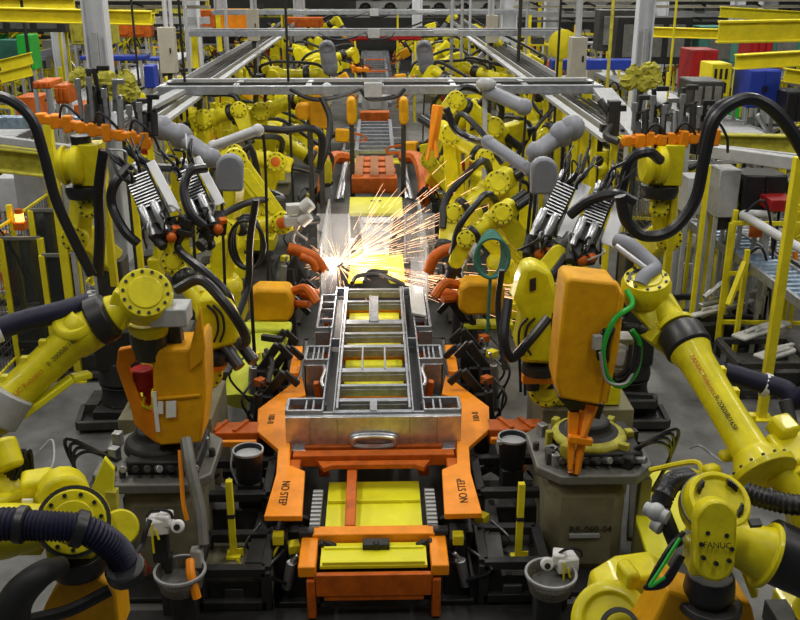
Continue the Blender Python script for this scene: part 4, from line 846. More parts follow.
# ---------------------------------------------------------------- pedestals in front
def pedestal(sx):
    nm = 'left' if sx < 0 else 'right'
    a = F(543 if sx > 0 else 113, 575 if sx > 0 else 585, 0); b = F(637 if sx > 0 else 205, 575 if sx > 0 else 585, 0); c = (a + b) / 2; wd = abs(b.x - a.x)
    t = thing('robot_riser', 'tall olive grey riser pedestal at the front %s, with a broad round edged top' % nm, 'riser', (c.x, c.y + .4, 0), 'olive grey riser pedestals')
    m = MB(); m.box((c.x - sx * .07, c.y + .42, .45), (wd * .84, .84, .9)); m.build('column', 'pedestal', t, .12)
    m = MB(); P = [(c.x + x, c.y + .4 + y, .93) for x, y in ((-.5, -.28), (-.32, -.46), (.32, -.46), (.5, -.28), (.5, .34), (.32, .52), (-.32, .52), (-.5, .34))]; m.prism(P, V((0, 0, .09))); m.build('top_plate', 'pedtop', t, .015)
    m = MB(); m.box((c.x + .1, c.y + .4, 1.08), (.6, .6, .13)); m.lathe((c.x, c.y + .45, 1.1), Z, [(0, .3), (.08, .28), (.12, .2), (.2, .17)], 24); m.build('turntable', 'dark', t, .02)
    m = MB()
    for k in range(6): a_ = k * 1.05; m.cyl((c.x + .46 * math.cos(a_), c.y + .42 + .4 * math.sin(a_), 1.02), (c.x + .46 * math.cos(a_), c.y + .42 + .4 * math.sin(a_), 1.09), .03, n=6)
    m.build('bolt', 'darksteel', t, .006)
    for k in range(8): m = MB(); m.box((c.x + random.uniform(-.45, .45), c.y + random.uniform(-.05, .7), 1.07), (random.uniform(.06, .14), .08, .12), random.uniform(0, 2)); m.cyl((c.x - .3 + .09 * k, c.y + .1, 1.08), (c.x - .3 + .1 * k, c.y + .02, 1.12), .03); m.build('valve_block', ('darksteel', 'steel', 'dark')[k % 3], t, .006)
    m = MB()
    for k in range(4): m.tube([(c.x + sx * .3, c.y + .2, 1.1), (c.x + sx * (.5 + .05 * k), c.y + .1, 1.25 + .04 * k), (c.x + sx * .7, c.y + .3, 1.0), (c.x + sx * .62, c.y + .5, .5)], .016, 6)
    m.build('cable', 'hose', t)
    if sx > 0:
        text('RR-060-04', F(587, 523, .5) * 1 + V((0, 0, 0)), .085, 'ink', t, X, Z).location = V((c.x - .03, c.y - .008, .47)) - ORI[t.name]
        m = MB(); m.box((c.x - .08, c.y - .01, .41), (.26, .02, .035)); m.build('label_plate', 'alu', t)
        m = MB(); m.box((c.x + .44, c.y + .12, .45), (.10, .1, .9)); m.build('rib', 'ribolive', t, .01)
    else:
        m = MB(); m.box((c.x - .5, c.y + .2, .45), (.1, .5, .9)); m.build('rib', 'dark', t, .01)
    return c
pcr = pedestal(1); pcl = pedestal(-1)
# yellow frame around the turntable of the right pedestal
t = thing('turret_ring', 'jagged yellow casting ring around the turntable on the right riser pedestal', 'casting', (pcr.x, pcr.y + .4, 1.02))
m = MB(); m.lathe((pcr.x, pcr.y + .42, 1.12), Z, [(0, .31), (.04, .33), (.07, .31), (.07, .26)], 20); m.build('ring', 'yellowdirty', t, .01)
m = MB()
for k in (0, 1, 3, 4, 5, 7): m.box((pcr.x + .35 * math.cos(k * .785), pcr.y + .42 + .35 * math.sin(k * .785), 1.12), (random.uniform(.05, .12), random.uniform(.05, .09), .16), k * .785 + .2)
m.build('lug', 'yellowdirty', t, .01)
# ---------------------------------------------------------------- posts with buckets
def bucket(px, py, z, r, label, mat='black', inner='alu', name='tip_bucket', h=.3, cat='bucket', fill=None, rz=None):
    c = F(px, py, z); t = thing(name, label, cat, (c.x, c.y, z - h)); b = c - Z * h
    m = MB(); m.lathe(b, Z, [(0, r * .8), (.01, r * .82), (h - .01, r), (h, r), (h, r * .93), (.03, r * .76)], 28); m.build('body', mat, t)
    m = MB(); m.ring(c - Z * .012, Z, r * 1.03, r * .1, .02, 28); m.build('rim', inner, t)
    fl = .8 if mat == 'black' else .3; m = MB(); m.lathe(b + Z * .02, Z, [(0, r * .76), (h * fl, r * (.76 + .13 * fl))], 24); m.build('contents', fill or 'whitecover', t)
    return c, t
c, t = bucket(248, 450, .95, .135, 'black bucket with pale inside on the left yellow post', inner='alu')
m = MB(); m.tube([c + V((-.1, -.1, -.28)), c + V((-.14, -.12, -.1)), c + V((-.13, -.04, 0))], .01, 6); m.build('handle', 'alu', t)
c2, t2 = bucket(513, 437, .95, .135, 'black bucket with pale inside on the right yellow post', inner='alu')
m = MB(); m.box(c2 + V((-.13, -.06, -.02)), (.05, .05, .03)); m.build('spout', 'alu', t2)
for cc in (c, c2):   # support arms for buckets
    s = 'left' if cc.x < 0 else 'right'; m = MB(); m.box((cc.x, cc.y, .325), (.2, .2, .65)); tag(m.build('bucket_stand', 'dark', None, .01), 'dark square stand below the %s black bucket' % s, 'stand')
def post(px, py, z0, z1, w_, label, mat='safety', name='fence_post', cat='post', group=None, collar=True, foot=True):
    p = F(px, py, z0); t = thing(name, label, cat, p, group); m = MB(); m.box((p.x, p.y, (z0 + z1) / 2), (w_, w_, z1 - z0)); m.build('shaft', mat, t, .006)
    if foot: m = MB(); m.box((p.x, p.y, z0 + .012), (w_ * 2.2, w_ * 2.2, .024)); m.box((p.x + w_, p.y, z0 + .04), (w_, .01, .07)); m.build('foot_plate', mat, t)
    if collar: m = MB(); m.box((p.x, p.y, z0 + (z1 - z0) * .55), (w_ * 1.15, w_ * 1.15, .035)); m.build('collar', 'tape', t)
    return t
post(234, 556, .32, 1.05, .055, 'slim yellow post with black band left of the front bucket')
post(518, 559, .32, 1.05, .055, 'slim yellow post with black band below the right bucket')
# wire bowls and white clamps
for (px, py, lab, z) in ((180, 570, 'round grey mesh bowl at the bottom left holding worn tips', .55), (551, 573, 'round grey mesh bowl at the bottom right, bottom covered with grit', .55)):
    c, t = bucket(px, py, z, .20, lab, 'meshbowl', 'alu', 'tip_bowl', .16, 'bowl', 'pedtop')
    m = MB()
    for k in range(5): m.cyl(c + V((.05 * math.cos(k * 1.3), .05 * math.sin(k * 1.3), -.13)), c + V((.05 * math.cos(k * 1.3), .05 * math.sin(k * 1.3), -.12)), .014, n=8)
    if px < 400: m.build('worn_tip', 'copper', t)
    m = MB(); m.box((c.x, c.y + .1, .17), (.2, .2, .34)); tag(m.build('bowl_stand', 'darksteel', None, .01), 'dark stand under the %s mesh bowl' % ('left' if px < 400 else 'right'), 'stand')
for (px, py, s, lab) in ((158, 524, 1, 'white weld tip dresser beside the left riser pedestal'), (566, 562, -1, 'white weld tip dresser with a round eye above the right mesh bowl')):
    c = W(px, py, 6.3); t = thing('tip_dresser', lab, 'tip dresser', c)
    m = MB(); m.box(c, (.17, .14, .13), .2); m.box(c + V((.06 * s, 0, .05)), (.1, .12, .1), -.2); m.lathe(c + V((s * .16, -.03, -.0 if s > 0 else .01)), V((0, -1, .4)), [(-.02, .05), (.04, .055)], 16)
    m.box(c + V((s * .11, 0, -.0)), (.12, .06, .05)); m.build('body', 'white', t, .015)
    m = MB(); m.lathe(c + V((s * .16, -.035, 0)), V((0, -1, .4)), [(0, .025), (.045, .025)], 12); m.build('eye', 'black', t)
    m = MB(); m.tube([c + V((-.08, 0, .07)), c + V((0, -.05, .16)), c + V((.1, -.02, .12)), c + V((.12, 0, .05))], .012, 6); m.build('hose', 'hose', t)
    m = MB(); m.box(c + V((0, .02, -.2)), (.12, .1, .28)); m.build('bracket', 'dark', t, .01); m = MB(); m.tube([c + V((-.03, -.08, .05)), c + V((-.03, -.09, -.2))], .009, 6); m.tube([c + V((.0, -.08, .0)), c + V((.02, -.09, -.08))], .009, 6); m.build('yellow_line', 'safety', t)
    m = MB(); m.box((c.x, c.y + .12, c.z / 2 - .17), (.1, .1, max(.2, c.z - .34))); m.build('stand', 'darksteel', t)
# dark machinery beside the line
t = thing('guard_box', 'grey box with a front bracket below the left yellow post', 'box', F(245, 600, 0)); p = F(240, 590, 0)
m = MB(); m.box((p.x, p.y, .16), (.62, .5, .3)); m.build('body', 'pedestal', t, .01); m = MB(); m.box((p.x, p.y - .27, .12), (.16, .04, .2)); m.build('bracket', 'darksteel', t, .01)
t = thing('guard_box', 'long dark box below the right yellow post', 'box', F(510, 590, 0)); p = F(508, 590, 0)
m = MB(); m.box((p.x, p.y + .1, .15), (.7, .6, .28)); m.build('body', 'dark', t, .01); m = MB(); m.box((p.x, p.y - .22, .12), (.16, .04, .2)); m.build('bracket', 'darksteel', t, .01)
m = MB(); m.prism([F(262, 500, .42), F(278, 500, .42), F(268, 562, .42), F(245, 562, .42)], V((0, 0, -.03))); tag(m.build('chute_plate', 'darksteel', None, .004), 'dark sloping plate right of the left yellow post', 'plate')
m = MB(); m.prism([F(480, 500, .42), F(495, 500, .42), F(505, 562, .42), F(488, 562, .42)], V((0, 0, -.03))); tag(m.build('chute_plate', 'darksteel', None, .004), 'dark sloping plate left of the right yellow post', 'plate')
for (px, s) in ((282, 'left'), (456, 'right')):
    t = thing('proximity_stand', 'small dark stand with a yellow block and cable loop %s of the carrier front' % s, 'stand', F(px, 600, 0)); p = F(px, 590, 0)
    m = MB(); m.box((p.x, p.y, .28), (.14, .14, .56)); m.box((p.x + .05, p.y + .3, .4), (.2, .3, .16)); m.build('stand', 'dark', t, .01); m = MB(); m.box((p.x, p.y - .06, .56), (.09, .09, .09)); m.build('sensor', 'safety', t, .006)
    m = MB(); m.tube([(p.x, p.y - .08, .5), (p.x - .08, p.y - .1, .35), (p.x - .16, p.y - .12, .22), (p.x - .28, p.y - .12, .22), (p.x - .34, p.y - .1, .38)], .012, 6); m.build('cable', 'safety' if s == 'left' else 'black', t)
# ================================================================ clamp units beside the line
def clamp_unit(p, s, lab, seed, hh=1.0, group='dark clamp units beside the line'):
    rr = random.Random(seed); t = thing('clamp_unit', lab, 'clamp unit', (p[0], p[1], 0), group); x, y = p[0], p[1]
    m = MB(); m.box((x, y, hh * .4), (.16, .2, hh * .8)); m.box((x, y, .04), (.34, .34, .08)); m.build('column', 'dark', t, .01)
    m = MB(); m.bar((x, y, hh * .75), (x - s * .22, y, hh * 1.05), .07, .09); m.bar((x - s * .22, y, hh * 1.05), (x - s * .36, y, hh * .9), .05, .07); m.build('clamp_arm', 'dark', t, .008)
    m = MB(); m.cyl((x + s * .1, y - .1, hh * .35), (x + s * .05, y - .1, hh * .85), .045); m.cyl((x + s * .05, y - .1, hh * .85), (x, y - .1, hh * .98), .018); m.build('air_cylinder', 'darksteel' if seed % 2 else 'steel', t, .005)
    m = MB(); m.tube([(x + s * .1, y - .15, hh * .5), (x + s * (.2 + rr.random() * .1), y - .2, hh * .8), (x + s * .12, y, hh * .95)], .014, 6); m.tube([(x, y + .1, hh * .4), (x + s * .2, y + .15, hh * .5), (x + s * .15, y + .1, hh * .1)], .014, 6); m.build('air_line', 'hose', t)
    m = MB(); m.box((x + s * .05, y + .08, hh * .9), (.1, .1, .08), rr.random()); m.build('valve_block', ('darksteel', 'rust', 'safety')[seed % 3], t, .006)
    return t
k = 0
for s in (-1, 1):
    for i, y in enumerate((9.1, 9.5, 9.8, 10.3, 10.9, 11.5, 12.2, 13.2, 14.3, 15.4, 17.2, 18.4)):
        k += 1; clamp_unit((s * (1.16 + .1 * (i % 2)), y), s, '%s dark clamp unit on the %s side of the line' % (ORD[i], ROWW[s]), k, .95 + .15 * (i % 3 == 1))
for i, (x, y) in enumerate(((-.62, 6.65), (-.86, 7.05), (.66, 6.65), (.9, 7.05), (-1.35, 7.9), (1.35, 7.9))):
    clamp_unit((x, y), -1 if x < 0 else 1, 'low dark clamp unit, %s beside the carrier front on the %s' % (ORD[i // 2 if i < 4 else 2] if i < 4 else 'third', 'left' if x < 0 else 'right') if False else 'low dark clamp unit %s on the %s' % (('hard by the carrier front', 'behind the chute plate', 'hard by the carrier front', 'behind the chute plate', 'under the side arm', 'under the side arm')[i], 'left' if x < 0 else 'right'), 50 + i, .5, 'low dark clamp units')
# side machinery masses: dark frames
def frame_box(p, size, lab, name='machine_stand', mat='dark', cat='frame'):
    x, y = p; a, b, h = size; t = thing(name, lab, cat, (x, y, 0)); m = MB()
    for sx in (-1, 1):
        for sy in (-1, 1): m.box((x + sx * a / 2, y + sy * b / 2, h / 2), (.08, .08, h))
    for z in (.1, h): 
        for sy in (-1, 1): m.box((x, y + sy * b / 2, z), (a, .08, .08))
        for sx in (-1, 1): m.box((x + sx * a / 2, y, z), (.08, b, .08))
    m.build('frame', mat, t, .006); m = MB(); m.box((x, y, h * .45), (a * .8, b * .8, h * .5)); m.build('drive_unit', 'darksteel', t, .02); return t
frame_box((-1.15, 6.7), (.55, .5, .42), 'low dark machine frame left of the carrier below the orange wing')
frame_box((1.15, 6.75), (.5, .5, .42), 'low dark machine frame right of the carrier below the orange wing')
frame_box((-1.3, 7.6), (.7, .6, .6), 'dark machine frame behind the left black bucket')
frame_box((1.3, 7.6), (.7, .6, .6), 'dark machine frame behind the right black bucket')
# yellow lumpy robot arm/cover lying left (and right) of the line
t = thing('robot_cover', 'long soft lime yellow cover lying beside the line, left of the truck frame', 'robot cover', F(250, 400, .3))
m = MB(); P = [F(244, 402, .5), F(250, 380, .65), F(260, 362, .7), (F(262, 345, .8)), F(268, 328, .85)]; m.tube(P, .26, 14, 5, r2=.30, flat=.6); m.build('cover', 'lime', t)
m = MB(); m.box(F(262, 328, .98), (.7, .25, .08)); m.build('flap', 'lime', t, .03)
m = MB(); m.bar(F(262, 337, 1.1), F(282, 340, 1.1), .07); m.tube([F(266, 350, 1), F(272, 362, 1), F(268, 384, .9)], .03); m.build('strap', 'dark', t, .01)
m = MB(); m.box(F(488, 324, .85), (.62, .22, .06)); m.box(F(488, 330, .75), (.62, .05, .12)); tag(m.build('guard_plate', 'lemon', None, .01), 'bright yellow guard plate under the right amber cover', 'plate')
m = MB(); m.box(F(487, 334, .72), (.6, .04, .12)); tag(m.build('angle_bar', 'bright', None, .004), 'shiny steel angle bar in front of the right yellow guard plate', 'bar')
t = thing('pan', 'round dark grey pan on a stand left of the lime yellow cover', 'pan', F(228, 374, .6)); m = MB(); m.lathe(F(228, 378, .6), Z, [(0, .12), (.12, .2), (.16, .2), (.16, .17)], 20); m.build('dish', 'darksteel', t)
# yellow triangular guard right front
t = thing('floor_guard', 'large bright yellow V shaped floor guard behind the front right robot', 'guard', F(660, 500, .5))
m = MB(); m.prism([F(x, y, .55) for x, y in ((640, 455), (652, 470), (716, 470), (722, 492), (690, 520), (668, 560), (652, 566), (636, 520))], V((0, 0, -.05))); m.build('plate', 'lemon', t, .01)
m = MB(); m.bar(F(637, 458, .6), F(632, 540, .1), .1, .1); m.build('side_post', 'pedtop', t, .01)
t = thing('floor_guard', 'yellow folded floor guard behind the front left bolted disc', 'guard', F(100, 470, .5))
m = MB(); m.prism([W(x, y, 6.2) for x, y in ((90, 492), (104, 458), (114, 470), (112, 500), (96, 510))], V((0, .05, 0))); m.build('plate', 'lemon', t, .01); m = MB(); m.bar(W(112, 490, 6.2), W(113, 512, 6.2), .08); m.build('tube', 'yellowdirty', t)
# ---------------------------------------------------------------- things lying on the floor
def tray(P, z, lab, mat='dark', name='floor_tray', cat='tray'):
    t = thing(name, lab, cat, P[0]); Q = [F(x, y, z) for x, y in P]; m = MB(); m.prism(Q, V((0, 0, -.02))); m.build('bottom', 'black' if mat == 'dark' else mat, t)
    m = MB()
    for i in range(len(Q)): m.bar(Q[i], Q[(i + 1) % len(Q)], .05, .09)
    m.build('edge', 'darksteel', t, .006); return t
def P3(x, y, z=0): return F(x, y, z)

for (pts, z, lab) in ((((84, 408), (128, 408), (128, 424), (78, 426)), .1, 'dark open tray on the floor at left, behind the left riser'), (((630, 408), (660, 408), (668, 424), (630, 424)), .1, 'dark open tray on the floor right of the right riser'), (((610, 395), (655, 398), (655, 404), (610, 404)), .3, 'dark flat shelf behind the floor tray at right')):
    Q = [F(x, y, z) for x, y in pts]; c = sum(Q, V()) / 4; t = thing('floor_tray', lab, 'tray', (c.x, c.y, 0)); m = MB(); m.prism(Q, V((0, 0, -.04))); m.build('bottom', 'black', t); m = MB()
    for i in range(4): m.bar(Q[i], Q[(i + 1) % 4], .06, .1)
    m.build('edge', 'darksteel', t, .006)
for (a, b, w_, z, lab, mt) in (((738, 338), (785, 322), .22, .5, 'pale stamped metal panel on the rack at right, the nearer curved one', 'sheet'), ((760, 358), (798, 346), .22, .45, 'pale stamped metal panel on the rack at right edge, lower one', 'sheet'), ((692, 316), (752, 300), .1, .6, 'long pale metal strip on the rack at right', 'sheet'), ((700, 305), (760, 290), .08, .7, 'second long pale strip lying behind the first at right', 'steel'),
                              ((52, 268), (110, 300), .1, .6, 'grey strip beam on the left rack behind the yellow posts', 'steel'), ((60, 300), (105, 293), .14, .7, 'flat grey profile on the left rack above the bolted hub', 'steel'), ((10, 310), (95, 300), .12, .6, 'pale profile stretching from the left edge toward the bolted hub', 'sheet'), ((45, 306), (110, 310), .12, .8, 'lower grey profile on the left rack', 'alu')):
    A = F(*a, z); B = F(*b, z); t = thing('metal_part', lab, 'metal part', A); m = MB(); m.bar(A, B, w_, .05); m.bar(A.lerp(B, .3), A.lerp(B, .7), w_ * .6, .12); m.build('panel', mt, t, .02); m = MB(); m.bar(A.lerp(B, .15), A.lerp(B, .85), w_ * .25, .14); m.build('bead', mt, t, .01)
for i, (px, py, w_, d_, h) in enumerate(((700, 340, 1.2, .9, .5), (760, 385, .9, .8, .45), (640, 300, .6, .6, 1.0), (30, 345, 1.5, .8, .5), (70, 360, 1.2, .5, .35), (100, 372, .8, .6, .5))):
    p = F(px, py, 0); frame_box((p.x, p.y), (w_, d_, h), ('dark rack frame on the floor under the pale strips at right', 'dark rack frame near the right edge behind the navy sleeve', 'dark frame behind the right yellow hub', 'dark rack frame at the left edge behind the navy sleeve', 'low dark frame behind the lettered left forearm', 'dark frame beside the orange gun frame at left')[i], 'parts_rack', 'darksteel' if i % 2 else 'dark', 'rack')
# clutter cables on floor
for (P, lab, mt) in ((((40, 450), (52, 440), (54, 460), (46, 478), (38, 485)), 'thin pale cable looping on the floor at left', 'alu'), (((690, 448), (700, 446), (712, 455), (722, 462)), 'thin pale cable on the floor at right', 'alu'), (((124, 425), (124, 440), (128, 450)), 'thin pale cable beside the left riser', 'alu')):
    m = MB(); m.tube([F(x, y, .15 + .1 * (i % 2)) for i, (x, y) in enumerate(P)], .012, 6); tag(m.build('floor_cable', mt), lab, 'cable')
# ---------------------------------------------------------------- fences
def fpost(p, h, w_, lab, group, mat='safety', proto={}):
    t = thing('fence_post', lab, 'post', p, group); m = MB(); m.box((p[0], p[1], h / 2), (w_, w_, h)); m.build('shaft', mat, t, .006); m = MB(); m.box((p[0], p[1], .01), (w_ * 2.4, w_ * 2.4, .02)); m.build('foot_plate', mat, t); return t
def wire(a, b, h, lab, group, z0=.15, step=.10, panel=True):
    a = V(a); b = V(b); t = thing('mesh_fence', lab, 'fence panel', a, group); m = MB(); d = b - a; L = d.length; n = int(L / step)
    for z in (z0, h): m.bar(a + Z * z, b + Z * z, .03)
    m.build('rail', 'safety', t)
    m = MB()
    for i in range(1, n): q = a + d * i / n; m.bar(q + Z * z0, q + Z * h, .007)
    for i in range(1, int((h - z0) / step)): m.bar(a + Z * (z0 + i * step), b + Z * (z0 + i * step), .007)
    m.build('wire_mesh', 'mesh', t); return t
for s in (-1, 1):
    x = s * 4.75; ys = [10.6, 12.1, 13.6, 15.1, 17.1, 18.6, 20.2, 22.4, 24.6, 27, 30, 33, 36, 40, 44]
    for i, y in enumerate(ys):
        if s > 0 and i < 3: continue
        fpost((x, y, 0), 1.95 if i > 1 else 2.1, .07, '%s yellow fence post in the row %s of the line' % (ORD[i], ROWW[s]), 'yellow fence posts along the line')
        if i < len(ys) - 1 and (s < 0 or i > 2): wire((x, y, 0), (x, ys[i + 1], 0), 1.9, '%s wire fence panel in the row %s of the line' % (ORD[i], ROWW[s]), 'wire fence panels along the line')
    # short posts of the inner guard
    for i, y in enumerate((13, 14.2, 15.6, 17, 18.5, 20.5, 22.5, 25, 28)):
        fpost((s * 3.35, y, 0), 2.9 - .05 * i, .08, '%s tall yellow post under the cable tray %s of the line' % (ORD[i], ROWW[s]), 'tall yellow posts under the cable trays')
# cable trays running along the line on those posts
for s in (-1, 1):
    for j, (xo, z, w_, nm) in enumerate(((3.35, 2.98, .55, 'wide'), (2.75, 3.1, .12, 'slim'))):
        t = thing('cable_tray', '%s grey cable tray running along above the robots %s of the line' % (nm, ROWW[s]), 'cable tray', (s * xo, 12, z)); m = MB(); y0, y1 = (12.4, 40) if j == 0 else (11.0, 30)
        if j == 0:
            for e in (-1, 1): m.box((s * xo + e * w_ / 2, (y0 + y1) / 2, z), (.03, y1 - y0, .12))
            for i in range(70): m.box((s * xo, y0 + (y1 - y0) * i / 70, z - .04), (w_, .05, .02))
            m.build('side_rails', 'alu', t); m = MB()
            for e in (-.15, -.05, .08, .17): m.tube([(s * xo + e, y0, z), (s * xo + e * .8, (y0 + y1) / 2, z + .01), (s * xo + e, y1, z)], .025, 6)
            m.build('cables', 'hose', t)
        else:
            m.box((s * xo, (y0 + y1) / 2, z), (w_, y1 - y0, .05)); m.build('strip', 'alu', t, .005)
# overhead trusses
def truss(D, z, x0, x1, depth, lab, nrail=3):
    t = thing('overhead_truss', lab, 'truss', ((x0 + x1) / 2, D, z))
    for i in range(nrail):
        m = MB(); m.box(((x0 + x1) / 2, D + (i - (nrail - 1) / 2) * depth, z), (x1 - x0, .14 if i != 1 else .06, .13)); m.build('chord', ('frame', 'darksteel', 'alu')[i % 3], t, .006)
    m = MB(); n = int((x1 - x0) / 1.1)
    for i in range(n + 1): m.box((x0 + (x1 - x0) * i / n, D, z + .02), (.09, depth * (nrail - 1), .06))
    m.build('cross_ties', 'steel', t, .005)
    m = MB(); m.box((0, D - depth, z), (.28, .18, .22)); m.box(((x0 + x1) / 2 + 1.6, D - depth, z + .03), (.6, .16, .1)); m.build('junction_box', 'alu', t, .01)
    m = MB()
    for a, b in ((-1.3, -.2), (-.2, .5)): m.tube([(a, D - depth * 1.1, z + .02), ((a + b) / 2 - .2, D - depth * 1.1, z - .14), ((a + b) / 2 + .2, D - depth * 1.1, z - .1), (b, D - depth * 1.1, z + .02)], .035, 7)
    m.build('cable', 'hose', t)
    m = MB()
    for x in (x0 + .1, x1 - .1): m.box((x, D, z / 2), (.14, .14, z))
    m.build('support_post', 'safety', t, .01); return t
truss(15.6, 3.20, -3.35, 3.6, .52, 'wide grey overhead truss crossing the whole line above the sparks')
truss(23.5, 3.55, -4.4, 4.6, .4, 'second grey overhead truss crossing the line farther back')
truss(31, 3.7, -5, 5, .4, 'third grey overhead truss crossing the line farther back')
truss(41, 3.9, -7, 7, .4, 'farthest grey overhead truss crossing the line')
m = MB(); m.bar((3.45, 11.6, 2.9), (3.6, 15.0, 3.2), .3, .06); tag(m.build('cable_tray', 'alu'), 'short grey ramp tray dropping from the right end of the near truss', 'cable tray')
m = MB(); m.bar((-4.1, 12.6, 2.7), (-3.0, 15.0, 3.2), .2, .06); tag(m.build('cable_tray', 'alu'), 'short grey ramp tray dropping from the left end of the near truss', 'cable tray')
m = MB(); m.bar(W(485, 92, 14.6), W(484, 190, 14.2), .07); tag(m.build('drop_pole', 'alu'), 'thin grey drop pole hanging from the truss over the ringed robot', 'pole')
m = MB(); m.ball(W(486, 84, 14.4), .12, (1.3, 1, .8)); m.cyl(W(478, 90, 14.4), W(492, 80, 14.4), .05); tag(m.build('air_valve', 'alu'), 'small pale valve bunch on the truss right of centre', 'valve')
# ---------------------------------------------------------------- big columns with yellow padding
def column(px, py, zb, D, w_, lab, zt=11, name='building_column', wrap=True):
    p = W(px, py, D); t = thing(name, lab, 'column', (p.x, p.y, 0)); m = MB(); x, y = p.x, p.y
    m.box((x - w_ / 2, y, zt / 2), (w_ * .12, w_, zt)); m.box((x + w_ / 2, y, zt / 2), (w_ * .12, w_, zt)); m.box((x, y, zt / 2), (w_, w_ * .12, zt)); m.build('h_beam', 'column', t, .006)
    if wrap:
        m = MB(); m.box((x, y - w_ * .52, 2.3), (w_ * .28, .06, 3.4)); m.build('conduit', 'alu', t, .01)
    return p
column(98, 40, 0, 16.5, .33, 'tall pale grey building column at upper left, the thickest there')
column(642, 50, 0, 17.5, .26, 'tall pale grey building column at upper right beside the yellow bag')
for (px, D, w_, lab) in ((120, 34, .4, 'x'),): pass
for i, (px, D, w_, lab) in enumerate(((57, 30, .3, 'slim pale column at upper left, next to the green rack'), (193, 30, .4, 'pale column right of the left beige cabinet'), (300, 40, .4, 'distant pale column left of the far robots'), (508, 34, .5, 'distant pale column right of the far robots'), (551, 38, .5, 'distant pale column between the beige cabinets'), (765, 36, .5, 'distant pale column above the blue cabinet'), (735, 32, .35, 'distant slim column above the yellow cabinet'), (417, 44, .4, 'farthest pale column just right of the line'), (222, 38, .4, 'distant pale column by the red machines'), (660, 30, .3, 'slim pale column right of the big right column'))):
    column(px, 30, 0, D, w_, lab, wrap=False)
def bag(px, py, D, sc, lab):
    t = thing('yellow_wrap', lab, 'wrap', W(px, py, D)); m = MB(); rr = random.Random(px); c = W(px, py, D)
    for k in range(9): m.ball(c + V((rr.uniform(-.5, .5), rr.uniform(-.1, .1), rr.uniform(-.25, .25))) * sc, rr.uniform(.2, .3) * sc, (1.1, .6, .9), 12, 9)
    m.v = [v + V((rr.uniform(-1, 1), rr.uniform(-1, 1), rr.uniform(-1, 1))) * .045 * sc / .7 for v in m.v]
    m.build('sheet', 'yellowdirty', t, 0, 10); m = MB(); m.cyl((c.x, c.y + .1, 0), (c.x, c.y + .1, c.z), .05); m.build('pole', 'darksteel', t)
    return t
bag(643, 78, 15.6, .5, 'crumpled yellow plastic wrap tied round the right big column')
bag(118, 85, 14.6, .5, 'crumpled yellow plastic wrap below the left big column')
bag(86, 78, 14.8, .35, 'smaller crumpled yellowish wrap left of the left big column')
# beige cabinets on poles
for (px, py, D, w_, h, lab) in ((168, 50, 20, .32, .9, 'tall beige cabinet box hanging at upper left'), (577, 58, 17, .28, .72, 'tall beige cabinet box hanging right of the round yellow disc'), (492, 29, 26, .3, .7, 'small distant beige box left of the tall one'), (253, 25, 26, .3, .8, 'small pale beige box far behind the left truss')):
    c = W(px, py, D); t = thing('control_box', lab, 'control box', c); m = MB(); m.box(c, (w_, .3, h)); m.build('cabinet', 'beige', t, .01); m = MB(); m.cyl(c + Z * h * .5, (c.x, c.y, 9), .05, n=10); m.build('hanger_pipe', 'whitecover', t); m = MB(); m.box(c + V((w_ * .25, -.16, 0)), (.03, .02, .1)); m.build('latch', 'dark', t)
    m = MB(); m.cyl(c - Z * h * .5, (c.x, c.y, 0), .05, n=10); m.build('lower_pipe', 'darksteel', t)
m = MB(); c = W(562, 44, 18); m.lathe(c, -Y, [(0, .25), (.06, .27), (.08, .2)], 24); m.box((c.x, c.y + .05, c.z / 2), (.07, .07, c.z)); tag(m.build('round_disc', 'safety'), 'round yellow disc left of the hanging beige cabinet', 'disc')
# coloured cabinets at upper right
def cabinet(px, py, z, w_, d_, h, mat, lab, kind=0, D=None):
    p = F(px, py, 0) if D is None else W(px, py, D); x, y = p.x, p.y; t = thing('cabinet', lab, 'cabinet', (x, y, z)); m = MB(); m.box((x, y, z + h / 2), (w_, d_, h)); m.build('body', mat, t, .015)
    if kind == 1:
        for i in range(3):
            for j in range(2): m = MB(); m.box((x - w_ * .3 + w_ * .3 * i, y - d_ / 2 - .005, z + h * (.28 + .42 * j)), (w_ * .13, .02, h * .3)); m.build('slot', 'black', t)
    else:
        for e in (-1, 1):
            m = MB(); m.box((x + e * w_ * .245, y - d_ / 2 - .01, z + h * .5), (w_ * .47, .02, h * .93)); o = m.build('door', mat, t, .006); m = MB(); m.box((x + e * w_ * .05, y - d_ / 2 - .03, z + h * .5), (.03, .03, .15)); m.build('handle', 'dark', o)
    m = MB(); m.box((x, y, z - .04), (w_ * .95, d_ * .9, .08)); m.build('plinth', 'dark', t)
    return t
